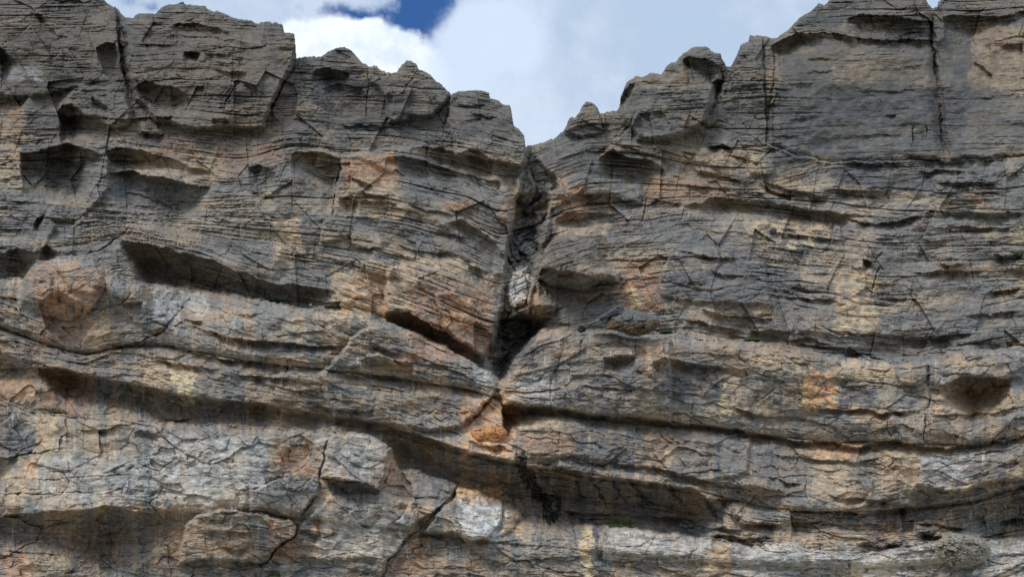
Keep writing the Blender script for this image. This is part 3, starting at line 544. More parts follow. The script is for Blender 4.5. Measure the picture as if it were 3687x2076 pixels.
# ------------------------------------------------------------------ bedding and rock grain
up_w = (1 - lower)
smooth_r = ss(X, 2760, 2840) * (1 - ss(Y, 540, 600)) * ss(Y, 130, 175)
ws = np.clip(1.0 * up_w * (1 - 0.72 * smooth_r) + 0.20 * lower, 0, 1)
bench = ss(S, 1640, 1665) * (1 - bottom) * ss(X, 1850, 1950); ws = np.maximum(ws, bench)
ws *= 0.8 + 0.8 * fbm(X / 300, S / 110, 3, 41)
ws = np.clip(ws, 0.05, 1.3)
patchy = ss(fbm(X / 210, S / 90, 3, 43), -.35, .45)
def strata(T, LEN, seed, bul=.35, gr=.62):
    Sw = S / T + 1.7 * noise(X * 0 + .5, S / (T * 4.3), seed + 9) + 0.45 * noise(X / (T * 13), S / (T * 4), seed + 1) + 0.12 * noise(X / (T * 2.6), S / (T * 2), seed + 2)
    i = np.floor(Sw); f = Sw - i
    Xw = X / LEN + 31 * h2(i, i * 0, seed + 3) + .5 * noise(X / LEN * 2.1, S / T, seed + 4)
    kk = np.floor(Xw); g = Xw - kk
    p = h2(i, kk, seed + 5); lay = h2(i, i * 0 + 7, seed + 6)
    v = .55 * p + .45 * lay
    # rounded nose, undercut foot
    prof = 1 - np.clip(2.2 * f - 1.2, 0, 1) ** 6 * .9 - np.clip(1 - f * 5, 0, 1) ** 2 * .45
    edge = np.minimum(g, 1 - g) * LEN / T
    v = v * (1 - .25 * np.exp(-edge * 4))
    mk_ = ss(noise(X / (T * 7), S / (T * 1.6), seed + 7), -.15, .35)
    gro = np.exp(-(np.minimum(f, 1 - f) * T / 1.5) ** 2) * mk_ + .7 * np.exp(-(np.minimum(g, 1 - g) * LEN / 1.8) ** 2) * ss(p, .55, .8)
    return (v * 1.0 + bul * prof - .6 - gr * gro)
relief = np.zeros(SH)
rough_m = ss(fbm(X / 160, Y / 90, 3, 47), -.3, .6)      # smooth broken faces against rotten rock
relief += (0.85 - .35 * lower) * ws * strata(60, 420, 100, .25, .8)
relief += 0.66 * ws * strata(25, 150, 200) * (.5 + .7 * patchy)
relief += 0.42 * np.clip(ws + .10, 0, 1.2) * strata(11.5, 62, 300) * (.35 + .8 * patchy)
relief += 0.20 * ws * strata(6.6, 30, 350) * patchy
# massive rock: tilted facets with torn edges
fx = X + 7 * fbm(X / 70, Y / 70, 2, 51); fy = S + 5 * fbm(X / 75, Y / 60, 2, 52)
wf = np.clip(.35 + .65 * lower - .2 * smooth_r, 0, 1)
h, e = facets(fx / 210, fy / 75, 60, .8); relief += .75 * wf * h - .30 * wf * np.exp(-(e * 40) ** 2) * ss(rough_m, .75, 1)
h, e = facets(fx / 74, fy / 27, 70, .9); relief += .42 * wf * h - .08 * wf * np.exp(-(e * 14) ** 2)
h, e = facets((fx + 3 * noise(X / 9, Y / 9, 81)) / 30, fy / 11.5, 80, 1.1); relief += .26 * np.clip(wf + .1, 0, 1) * h * (.35 + .9 * rough_m)
h, e = facets(X / 95, Y / 150, 64, 1.2); relief += 1.0 * up_w * (1 - .92 * smooth_r) * h
h, e = facets(X / 44, Y / 70, 65, 1.0); relief += .24 * up_w * (1 - .9 * smooth_r) * h
relief += (0.75 - .35 * lower) * fbm(X / 190, Y / 130, 2, 90) + 0.22 * fbm(X / 46, Y / 34, 2, 91)
rid = 1 - np.abs(noise(X / 17 + .6 * noise(X / 23, Y / 19, 94), S / 10, 92)) * 2; relief += .060 * rid * (.4 + .9 * rough_m) * (1 - .4 * smooth_r)
rid2 = 1 - np.abs(noise(X / 8.5, Y / 7.0, 93)) * 2; relief += .032 * rid2 * (.3 + rough_m)
relief += .02 * noise(X / 5, Y / 4.4, 95)
D -= relief

# round off towards the skyline
dsk = Y - sky_y[None, :]
D += 1.5 * np.exp(-np.clip(dsk, 0, 400) / 8.0)
DEP = BASE + D
# ------------------------------------------------------------------ points in space
def ray(px, py):
    a = (px - 1843.5) / F; b = (1038.0 - py) / F
    return a, FWD[1] + b * UP[1], FWD[2] + b * UP[2]
def at(px, py, depth):
    a, yy, zz = ray(np.asarray(px, float), np.asarray(py, float)); t = depth / yy
    return np.stack([a * t, yy * t, CAM[2] + zz * t], -1)
PT = at(X, Y, DEP)
PT[..., 2] = np.maximum(PT[..., 2], -0.6 + .1 * noise(X / 30, Y / 30, 7))

# ------------------------------------------------------------------ colour of the stone (mineral stains, bedding tint, a few darkened patches)
def lin(r, g, b):
    f = lambda c: ((c / 255 + .055) / 1.055) ** 2.4 if c > 10 else c / 255 / 12.92
    return np.array([f(r), f(g), f(b)])
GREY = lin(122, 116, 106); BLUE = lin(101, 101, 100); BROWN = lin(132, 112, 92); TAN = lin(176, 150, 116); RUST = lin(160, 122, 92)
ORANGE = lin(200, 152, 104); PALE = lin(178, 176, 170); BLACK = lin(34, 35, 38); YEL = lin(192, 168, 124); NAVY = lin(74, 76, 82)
COL = np.zeros(SH + (3,)); COL[:] = GREY
def mixc(w, c): 
    w = np.clip(w, 0, 1)[..., None]; COL[:] = COL * (1 - w) + c * w
n1 = fbm(X / 330, S / 120, 4, 201); n2 = fbm(X / 150, S / 60, 4, 202); n3 = fbm(X / 60, S / 22, 3, 203)
mixc(.75 * ss(n1 + .35 * n3, -.1, .55), BLUE)
mixc((.30 + .50 * lower) * ss(n2 + .3 * n1, -.25, .5), BROWN)
mixc(.42 * ss(n2 - n1 + .4 * n3, .15, .9) * (.6 + .4 * ss(Y, 350, 600)), TAN)
# tints that follow single beds
bedt = noise(X / 900, S / 9.0, 204) + .6 * noise(X / 300, S / 20.0, 205)
mixc(.22 * ss(bedt, .25, .9) * ws, TAN); mixc(.34 * ss(-bedt, .2, .9) * ws, NAVY)
# water streaks running down the massive bands
st = fbm(X / 46, Y / 420, 3, 206) + .5 * noise(X / 14, Y / 160, 207)
mixc(.44 * lower * ss(st, .10, .36), BLUE); mixc(.40 * lower * ss(-st, .14, .38), TAN * .5 + BROWN * .5)
st2 = noise(X / 6.0, Y / 70, 208) * ss(noise(X / 90, Y / 120, 209), -.1, .5); mixc(.40 * ss(st2, .25, .6) * (.2 + .7 * lower), PALE)
st3 = noise(X / 9.0, Y / 110, 218) * ss(noise(X / 120, Y / 150, 219), 0, .5); mixc(.38 * ss(st3, .25, .6) * (.2 + .7 * lower), NAVY)
edge_n = 22 * fbm(X / 60, Y / 60, 3, 210) + 12 * noise(X / 16, Y / 12, 211) + 9 * noise(X / 20, S / 5.5, 213)
inner = .78 + .75 * fbm(X / 34, S / 16, 3, 212)
def patch(x0, y0, x1, y1, c, w=.7, soft=22):
    s2 = box(x0, x1, y0, y1, 70)
    dx = np.maximum(x0 - X[s2], X[s2] - x1); dy = np.maximum(y0 - Y[s2], Y[s2] - y1)
    dd = np.maximum(dx, dy) + edge_n[s2]
    ww = np.clip(1.1 * w * (1 - ss(dd, -soft * .45, soft * .2)) * inner[s2], 0, 1)[..., None]
    COL[s2] = COL[s2] * (1 - ww) + c * ww
for a in [(0,375,90,640,TAN,.8),(0,380,70,470,RUST,.5),(470,520,810,655,TAN,.65),(560,470,700,560,RUST,.35),(1225,560,1440,690,RUST,.9),(1240,560,1420,660,ORANGE,.4),(1225,650,1450,780,TAN,.7),(1000,770,1080,910,TAN,.75),
  (900,500,1020,590,RUST,.55),(1190,960,1490,1150,TAN,.8),(1230,1000,1400,1130,ORANGE,.3),(1480,1010,1780,1300,RUST,.65),(1600,1060,1700,1180,ORANGE,.5),(1380,930,1700,1030,TAN,.6),(1290,940,1420,1000,TAN,.6),
  (1600,720,1720,760,RUST,.7),(1790,720,1835,800,RUST,.6),(1812,955,1905,1110,PALE,.8),(1812,960,1870,1000,YEL,.5),(1815,1075,1890,1120,RUST,.6),(2005,650,2110,800,RUST,.75),(2000,730,2210,760,ORANGE,.5),(1985,800,2200,850,TAN,.6),
  (2320,630,2640,735,RUST,.55),(2330,640,2400,700,RUST,.5),(2440,545,2760,630,TAN,.65),(2240,940,2380,1130,RUST,.75),(2225,1010,2290,1090,ORANGE,.5),(2260,1040,2300,1120,YEL,.7),(1900,1040,1960,1160,ORANGE,.5),(2060,1040,2110,1130,RUST,.4),
  (2700,795,3000,848,TAN,.85),(2727,640,2960,700,TAN,.6),(2990,745,3150,800,TAN,.5),(2840,862,2930,885,YEL,.8),(2930,560,3020,580,YEL,.9),(3000,960,3150,1200,TAN,.75),(3040,1090,3160,1180,YEL,.3),(2727,1080,2780,1150,TAN,.7),(2560,1060,2780,1140,TAN,.35),
  (3480,690,3560,740,RUST,.5),(3380,955,3600,990,RUST,.5),(2880,1330,3010,1470,ORANGE,.75),(2884,1360,2915,1460,YEL,.5),(3020,1300,3220,1370,TAN,.75),(2550,1230,2880,1340,TAN,.4),(2300,1215,2400,1440,RUST,.55),(2330,1240,2350,1440,YEL,.4),(2590,1370,2620,1500,YEL,.5),
  (2310,1540,2570,1690,BROWN,.8),(2400,1590,2430,1680,YEL,.5),(1665,1400,1860,1640,ORANGE,.55),(1660,1390,1730,1540,RUST,.5),(1860,1560,2070,1645,RUST,.6),(1860,1500,2010,1540,TAN,.7),(2330,1560,2420,1600,ORANGE,.35),(1480,1370,1620,1440,TAN,.5),(1400,1290,1500,1350,RUST,.7),
  (140,1320,340,1500,RUST,.55),(0,1340,110,1440,ORANGE,.5),(0,1380,60,1430,RUST,.6),(520,1300,620,1400,TAN,.6),(625,1310,690,1440,YEL,.85),(120,1490,210,1620,TAN,.7),(110,1500,150,1550,YEL,.5),(70,1640,150,1720,ORANGE,.7),(0,1680,140,1800,TAN,.55),
  (0,1985,110,2100,RUST,.85),(100,1990,260,2076,TAN,.5),(0,1920,500,1980,BROWN,.7),(520,1900,680,2070,RUST,.45),(560,1930,660,1990,YEL,.4),(130,1050,340,1250,RUST,.55),(90,950,380,1070,RUST,.45),(150,1010,330,1120,ORANGE,.25),
  (1000,1590,1120,1700,RUST,.7),(1150,1720,1190,1800,TAN,.6),(1375,1620,1425,1770,RUST,.8),(1120,1870,1180,1915,ORANGE,.7),(1440,1690,1500,1760,RUST,.5),(1640,1745,1815,1802,ORANGE,1.0,12),(1690,1765,1812,1815,ORANGE,.8,10),(1940,850,2210,1000,BROWN*.62,.75),(2000,870,2150,960,BLUE*.8,.5),(1800,1130,1940,1330,NAVY*.7,.6),(1975,1210,2300,1270,BROWN,.6),(2420,1225,2900,1290,BROWN,.6),(2430,1560,2640,1720,BLUE,.5),(1780,1800,1880,1930,TAN,.8),(1470,1940,1550,2076,RUST,.6),(1620,1880,1780,1900,TAN,.2),  # scaled-down brown sets off the boulder nose; scaled-down navy darkens the gully base
  (1690,1560,1830,1600,ORANGE,.6),(970,1870,1080,2030,RUST,.5),(900,1740,960,1820,RUST,.4),(1180,1920,1230,2000,RUST,.4),(1400,1980,1480,2076,RUST,.5),
  (2082,1885,2136,2076,YEL,.62,26),(2078,1930,2128,1990,TAN,.5),(1880,1880,1920,2000,TAN,.5),(2200,1905,2360,1990,TAN,.4),(2215,2030,2290,2076,TAN,.7),(2540,1960,2620,2076,TAN,.8),(2600,1980,2640,2076,ORANGE,.3),(2700,1960,2790,2010,TAN,.7),(3040,2010,3240,2100,YEL,.65),(2800,1890,3130,1980,TAN,.5),(3180,1900,3300,1950,TAN,.5),
  (2930,1595,3095,1655,ORANGE,.6),(2920,1650,3080,1800,TAN,.55),(3150,1600,3320,1760,TAN,.6),(3340,1400,3687,1490,TAN,.65),(3310,1580,3360,1650,TAN,.3),(3480,1740,3650,1760,TAN,.5),(3340,1600,3430,1640,TAN,.4),
  (3500,90,3700,330,TAN,.75),(3560,100,3640,230,RUST,.4),(3000,220,3170,310,TAN,.55),(3030,85,3160,120,TAN,.5),(2760,150,2810,350,TAN,.5),(1030,180,1060,220,YEL,.5),(0,230,150,290,PALE,.6),(1325,240,1390,275,TAN,.6),(2280,260,2480,330,TAN,.45),(2440,240,2480,300,RUST,.4),(2480,400,2540,470,RUST,.4),
  (1200,620,1225,720,RUST,.5),(1240,940,1270,1000,TAN,.4),(1080,700,1200,760,TAN,.5),(460,830,700,900,BROWN,.6),(0,480,120,520,TAN,.4),(780,520,900,640,RUST,.35),(300,460,520,520,TAN,.35),(980,800,1060,960,TAN,.5),(1600,1300,1750,1420,BLUE,.4),
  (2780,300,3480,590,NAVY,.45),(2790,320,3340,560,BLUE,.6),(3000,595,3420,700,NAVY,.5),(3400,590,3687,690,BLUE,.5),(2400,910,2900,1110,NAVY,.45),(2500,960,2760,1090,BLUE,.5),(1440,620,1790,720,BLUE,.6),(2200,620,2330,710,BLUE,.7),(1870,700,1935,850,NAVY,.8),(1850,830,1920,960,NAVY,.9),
  (1990,1360,2500,1500,BLUE,.5),(2360,1310,2600,1420,NAVY,.6),(2050,1555,2320,1690,NAVY,.5),(3030,1385,3160,1470,NAVY,.75),(3240,1390,3330,1465,NAVY,.6),(2100,1280,2320,1400,BLUE,.5),(1130,290,1330,450,NAVY,.5),(0,1535,130,1640,BLUE,.7),(60,1560,130,1640,NAVY,.5),
  (1010,680,1200,760,BLUE,.4),(1110,860,1190,920,NAVY,.6),(1100,980,1190,1040,BLUE,.6),(860,880,960,1000,BLUE,.5),(1950,480,2150,600,BLUE,.5),(2150,520,2250,560,RUST,.3),(0,700,120,900,BLUE,.5),(400,640,640,780,BLUE,.6),(80,600,330,640,BLUE,.5),(2650,1600,2850,1720,BLUE,.5),(3080,1640,3160,1780,BLUE,.3),
  (480,60,1060,460,BROWN,.35),(0,0,420,250,BROWN,.35),(380,300,780,360,BROWN,.2),(700,950,1000,1010,BROWN,.5),
  (540,1570,960,1830,PALE,.42),(130,1640,540,1820,PALE,.3),(1150,1560,1400,1720,PALE,.25),(1150,1850,1460,2010,PALE,.42),(1660,1800,1812,1940,PALE,.75),(1780,1820,1812,1930,PALE,.8),(1450,1690,1640,1820,BLUE,.4),(1700,1280,1790,1440,PALE,.45),(1840,1340,2000,1460,PALE,.35),(2180,1890,2560,2020,PALE,.45),
  (2640,1960,3687,2076,PALE,.45),(3300,1640,3490,1750,PALE,.45),(3560,1600,3687,1700,BLUE,.4),(1900,1870,2080,2050,BLUE,.4),(1100,2010,1400,2076,BLUE,.6),(700,2030,1100,2076,BLUE,.7),(420,2010,700,2076,BLUE,.5),(2330,2030,2520,2076,BLUE,.5),(640,1050,760,1130,PALE,.35),(560,1020,640,1180,PALE,.35),
  (1870,860,1920,925,PALE,.5,10)]:
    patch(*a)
def streak(pts, w, c, a=.85):
    xs = [p[0] for p in pts]; ys = [p[1] for p in pts]; s2 = box(min(xs), max(xs), min(ys), max(ys), w * 2)
    dd = seg_dist(X[s2] + 5 * noise(X[s2] / 16, Y[s2] / 30, 220), Y[s2], pts) + .42 * edge_n[s2] + w * .45 * noise(X[s2] / 7, Y[s2] / 60, 221)
    ww = np.clip(a * (1 - ss(dd, w * .45, w * .8)) * (.9 + .35 * noise(X[s2] / 12, Y[s2] / 8, 222)), 0, 1)[..., None]; COL[s2] = COL[s2] * (1 - ww) + c * ww
streak([(1872,1650),(1890,1700),(1930,1760),(1965,1810),(1985,1860)], 34, BLACK, .97); streak([(1965,1790),(2010,1800),(2000,1860)], 26, BLACK, .9); streak([(1945,1700),(2010,1790)], 12, BLACK, .6)
for p, w in [([(2125,1715),(2150,1760),(2178,1800),(2180,1815)], 9), ([(2070,1725),(2095,1790)], 7), ([(2200,1725),(2250,1800)], 10), ([(2265,1725),(2330,1805)], 11), ([(2395,1745),(2470,1825)], 15), ([(2535,1795),(2590,1870)], 15), ([(2595,1800),(2650,1875)], 13), ([(2660,1765),(2675,1800)], 6)]:
    streak(p, w, BLACK, .75)
streak([(2145,1888),(2150,1960),(2158,2010)], 12, NAVY, .95); streak([(2165,1895),(2190,1950)], 14, NAVY, .7); streak([(2066,1890),(2078,1990),(2090,2080)], 12, NAVY, .85); streak([(3060,2005),(3056,2090)], 6, NAVY, .95)
streak([(2040,1888),(2055,1960)], 8, NAVY, .5); streak([(1980,1420),(1982,1480)], 4, BLACK, .6); streak([(2080,1400),(2084,1440)], 9, NAVY, .7)
streak([(2870,1355),(2880,1450)], 7, NAVY, .7); streak([(2715,680),(2722,712)], 4, PALE, .9)
COL *= (1 + .22 * fbm(X / 26, S / 9, 3, 230))[..., None]
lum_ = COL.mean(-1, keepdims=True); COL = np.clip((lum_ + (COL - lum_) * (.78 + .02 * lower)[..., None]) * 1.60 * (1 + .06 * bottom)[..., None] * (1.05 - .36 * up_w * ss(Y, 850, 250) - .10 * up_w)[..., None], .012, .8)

# ------------------------------------------------------------------ rock material
def rock_material(name='limestone', attr=True, tint=(0.2, 0.17, 0.14)):
    mt = bpy.data.materials.new(name); mt.use_nodes = True; nt = mt.node_tree; N = nt.nodes; L = nt.links
    b = N['Principled BSDF']; b.inputs['Roughness'].default_value = .88; b.inputs['Specular IOR Level'].default_value = .25
    tc = N.new('ShaderNodeTexCoord')
    def nz(scale, stretch, det=6, rough=.6, dist=0.):
        mp = N.new('ShaderNodeMapping'); mp.inputs['Scale'].default_value = stretch; L.new(tc.outputs['Object'], mp.inputs[0])
        n = N.new('ShaderNodeTexNoise'); n.inputs['Scale'].default_value = scale; n.inputs['Detail'].default_value = det
        n.inputs['Roughness'].default_value = rough; n.inputs['Distortion'].default_value = dist; L.new(mp.outputs[0], n.inputs['Vector']); return n.outputs[0]
    def mr(v, a, bb, lo, hi):
        n = N.new('ShaderNodeMapRange'); n.inputs[1].default_value = a; n.inputs[2].default_value = bb; n.inputs[3].default_value = lo; n.inputs[4].default_value = hi; L.new(v, n.inputs[0]); return n.outputs[0]
    def mul(a, v):
        n = N.new('ShaderNodeVectorMath'); n.operation = 'SCALE'; L.new(a, n.inputs[0]); L.new(v, n.inputs['Scale']); return n.outputs[0]
    if attr:
        at_ = N.new('ShaderNodeAttribute'); at_.attribute_name = 'stone'; c = at_.outputs['Color']
    else:
        rg = N.new('ShaderNodeRGB'); rg.outputs[0].default_value = (*tint, 1); c = rg.outputs[0]
    g = nz(2.2, (1, 1, 2.6), 8, .72, .5)         # mottling
    l = nz(.9, (.35, .35, 5), 6, .65, .4)          # thin laminae
    c = mul(c, mr(g, .32, .68, .66, 1.36)); c = mul(c, mr(l, .3, .7, .80, 1.22))
    # pale lichen and calcite flecks
    fl = nz(5.5, (1, 1, 1.6), 5, .7, 1.2)
    mx = N.new('ShaderNodeMix'); mx.data_type = 'RGBA'; L.new(mr(fl, .60, .70, 0, .45), mx.inputs[0]); L.new(c, mx.inputs[6]); mx.inputs[7].default_value = (.47, .44, .39, 1)
    L.new(mx.outputs[2], b.inputs['Base Color'])
    bp = N.new('ShaderNodeBump'); bp.inputs['Strength'].default_value = .8; bp.inputs['Distance'].default_value = .10
    h = N.new('ShaderNodeMath'); h.operation = 'ADD'; L.new(nz(3.4, (1, 1, 2.2), 9, .7, .8), h.inputs[0]); L.new(mr(l, 0, 1, 0, .6), h.inputs[1])
    L.new(h.outputs[0], bp.inputs['Height']); L.new(bp.outputs[0], b.inputs['Normal'])
    return mt
ROCK = rock_material()

def make_mesh(name, verts, quads, cols=None, mat=None, smooth=False, parent=None):
    me = bpy.data.meshes.new(name)
    me.vertices.add(len(verts)); me.vertices.foreach_set('co', np.ascontiguousarray(verts, np.float32).ravel())
    me.loops.add(quads.size); me.loops.foreach_set('vertex_index', np.ascontiguousarray(quads, np.int32).ravel())
    me.polygons.add(len(quads)); me.polygons.foreach_set('loop_start', np.arange(0, quads.size, quads.shape[1], dtype=np.int32))
    me.polygons.foreach_set('use_smooth', np.full(len(quads), smooth))
    me.update(calc_edges=True)
    if cols is not None:
        ca = me.attributes.new('stone', 'FLOAT_COLOR', 'POINT')
        ca.data.foreach_set('color', np.concatenate([cols, np.ones((len(cols), 1))], 1).astype(np.float32).ravel())
    if mat: me.materials.append(mat)
    o = bpy.data.objects.new(name, me); C.objects.link(o)
    if parent: o.parent = parent
    return o
def tag(o, label, cat, group=None):
    o['label'] = label; o['category'] = cat
    if group: o['group'] = group
    return o

# ------------------------------------------------------------------ which piece of rock each cell belongs to
cx = (X[:-1, :-1] + X[1:, 1:]) / 2; cy = (Y[:-1, :-1] + Y[1:, 1:]) / 2
wcx = wx[:-1, :-1]; wcy = wy[:-1, :-1]
keep = cy > ((sky_y[:-1] + sky_y[1:]) / 2)[None, :]
REG = np.zeros(cx.shape, np.int32)
def below(line): return wcy > np.interp(wcx, [p[0] for p in line], [p[1] for p in line])
names = {}
def region(i, mask, name, **kw): REG[mask] = i; names[i] = (name, kw)
left = wcx < np.interp(wcy, [400, 520, 650, 820, 1000, 1350, 1500, 1650, 1900, 2076], [1900, 1900, 1872, 1838, 1812, 1790, 1790, 1850, 1900, 2000])
region(1, left, 'cliff_upper_left', kind='structure'); region(2, ~left, 'cliff_upper_right', kind='structure')
region(3, below(LA) & left, 'cliff_lower_left', kind='structure'); region(4, below(LA) & ~left, 'cliff_lower_right', kind='structure')
region(5, below(LC) & left, 'cliff_foot_left', kind='structure'); region(6, below(LC) & ~left, 'cliff_foot_right', kind='structure')
def poly_region(i, pts, name, **kw):
    region(i, inside(wcx, wcy, pts), name, **kw)
poly_region(7, GU, 'gully', kind='structure')
T = dict(category='rock tower', group='rock towers along the top of the cliff')
poly_region(10, [(-700,-400),(421,-400),(421,60),(430,130),(438,200),(445,260),(462,345),(340,300),(230,340),(100,355),(-700,350)], 'rock_tower', label='broad rock tower at the left picture edge, left of the deep vertical cleft', **T)
poly_region(11, [(421,60),(430,130),(438,200),(445,260),(462,345),(520,470),(700,478),(972,470),(978,400),(1010,330),(1042,268),(1064,215),(1075,200),(1075,-400),(421,-400)], 'rock_tower', label='massive flat topped layered rock tower just right of the deep vertical cleft', **T)
poly_region(12, [(1064,215),(1042,268),(1010,330),(978,400),(972,455),(1210,450),(1320,452),(1322,360),(1326,300),(1325,150),(1075,150),(1070,200)], 'rock_tower', label='low domed rock tower with a dark overhang under its rounded summit', **T)
poly_region(13, [(1325,200),(1326,300),(1322,360),(1320,452),(1450,456),(1562,422),(1605,380),(1625,345),(1625,190)], 'rock_tower', label='pointed brownish rock tower between the domed tower and the slab stacked tower', **T)
poly_region(14, [(1625,300),(1625,345),(1605,380),(1562,422),(1500,470),(1700,500),(1800,520),(1896,520),(1896,300)], 'rock_tower', label='rock tower of stacked thin slabs with a flat cap, beside the gully', **T)
poly_region(15, [(2000,300),(1985,500),(2080,520),(2170,505),(2185,470),(2164,410),(2162,300)], 'rock_pinnacle', label='small pointed rock pinnacle standing right of the notch in the skyline', category='rock pinnacle')
poly_region(16, [(2162,300),(2164,410),(2185,470),(2175,510),(2300,500),(2400,505),(2540,465),(2560,400),(2580,350),(2600,300),(2614,240),(2620,130),(2162,130)], 'rock_tower', label='knobbly stepped rock tower with a dark hollow under its round top', **T)
poly_region(17, [(2614,240),(2600,300),(2580,360),(2600,430),(2680,430),(2760,420),(2775,300),(2785,220),(2780,140),(2780,60),(2614,60)], 'rock_tower', label='narrow rock shoulder between the knobbly tower and the tall smooth grey wall', **T)
poly_region(18, [(2780,0),(2780,140),(2785,220),(2775,300),(2760,420),(2750,520),(2860,560),(3006,586),(3267,578),(3412,578),(3394,500),(3388,420),(3372,345),(3376,300),(3364,200),(3354,130),(3352,80),(3362,24),(3362,-300),(2780,-300)], 'rock_tower', label='tall smooth blue grey rock tower with a jutting dark layered cap', **T)
poly_region(19, [(3362,-300),(3362,24),(3352,80),(3354,130),(3364,200),(3376,300),(3372,345),(3388,420),(3394,500),(3412,578),(3687,565),(4400,560),(4400,-300)], 'rock_tower', label='tan and grey rock tower at the right picture edge, beyond the narrow cleft', **T)
poly_region(20, CHOCK, 'jammed_boulder', label='big rounded grey boulder nose jutting out right of the dark gully, flat dark underside', category='boulder')
poly_region(21, B1, 'rock_block', label='squared grey rock block with a flat shadowed underside', category='rock block')
poly_region(22, B3, 'rock_slab', label='tilted rock slab with an orange top rim and white streaked grey face', category='rock slab')
poly_region(23, B5, 'boulder', label='small rounded tan boulder leaning on the right end of the orange rimmed slab', category='boulder')
poly_region(24, B4, 'rock_block', label='big rough brown rock block at the cliff foot, right of the long shadowed hollow', category='rock block')
poly_region(25, B2, 'rock_block', label='grey wedge shaped rock block between the squared block and the orange rimmed slab', category='rock block')
poly_region(26, [(72,1015),(130,962),(200,930),(255,915),(330,930),(378,972),(380,1040),(330,1120),(250,1160),(160,1140),(90,1080)], 'rock_hump', label='bulging rusty brown rock hump standing up on the left end of the lower ledge', category='rock hump')
poly_region(27, [(3222,1345),(3235,1300),(3320,1278),(3338,1310),(3336,1370),(3300,1391),(3240,1386)], 'rock_block', label='rough pale square rock block just left of the eye shaped hollow', category='rock block')
poly_region(28, [(1262,835),(1310,838),(1370,845),(1380,872),(1372,896),(1350,892),(1290,893),(1266,880)], 'rock_block', label='small oblong grey rock block sticking out in the middle of the left face', category='rock block')

nx = SH[1]
vid = np.arange(SH[0] * SH[1]).reshape(SH)
quad = np.stack([vid[:-1, :-1], vid[1:, :-1], vid[1:, 1:], vid[:-1, 1:]], -1)
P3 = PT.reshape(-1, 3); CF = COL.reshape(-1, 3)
RX = ray(X, Y); hdir = np.stack([RX[0], RX[1]], -1).reshape(-1, 2); hdir /= np.linalg.norm(hdir, axis=1)[:, None]
for i, (nm, kw) in names.items():
    mk = keep & (REG == i)
    if not mk.any(): continue
    q = quad[mk]
    # rim: every edge used once gets walls running back into the mountain, so that the piece is a solid mass
    e = np.concatenate([q[:, [0, 1]], q[:, [1, 2]], q[:, [2, 3]], q[:, [3, 0]]])
    key = e.min(1).astype(np.int64) * P3.shape[0] + e.max(1)
    u, inv, cnt = np.unique(key, return_inverse=True, return_counts=True)
    be = e[cnt[inv.ravel()] == 1]
    used = np.unique(q); mp = np.full(P3.shape[0], -1, np.int64); mp[used] = np.arange(len(used))
    bv = np.unique(be); bm_ = np.full(P3.shape[0], -1, np.int64); bm_[bv] = len(used) + np.arange(len(bv))
    thick = 9.0 if nm in ('rock_tower', 'rock_pinnacle') or kw.get('kind') else 3.0
    bp = P3[bv].copy(); rel_ = bp - CAM; rel_ /= np.hypot(rel_[:, 0], rel_[:, 1])[:, None]; bp += rel_ * thick * np.array([1, 1, .93])
    wall = np.stack([be[:, 1], be[:, 0], be[:, 0], be[:, 1]], 1)
    wq = np.stack([mp[be[:, 1]], mp[be[:, 0]], bm_[be[:, 0]], bm_[be[:, 1]]], 1)
    V = np.concatenate([P3[used], bp]); Q = np.concatenate([mp[q], wq]); CC = np.concatenate([CF[used], CF[bv]])
    org = V[:, :].mean(0); org[2] = V[:, 2].min()
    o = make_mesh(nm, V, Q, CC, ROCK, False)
    for kk, vv in kw.items(): o[kk] = vv

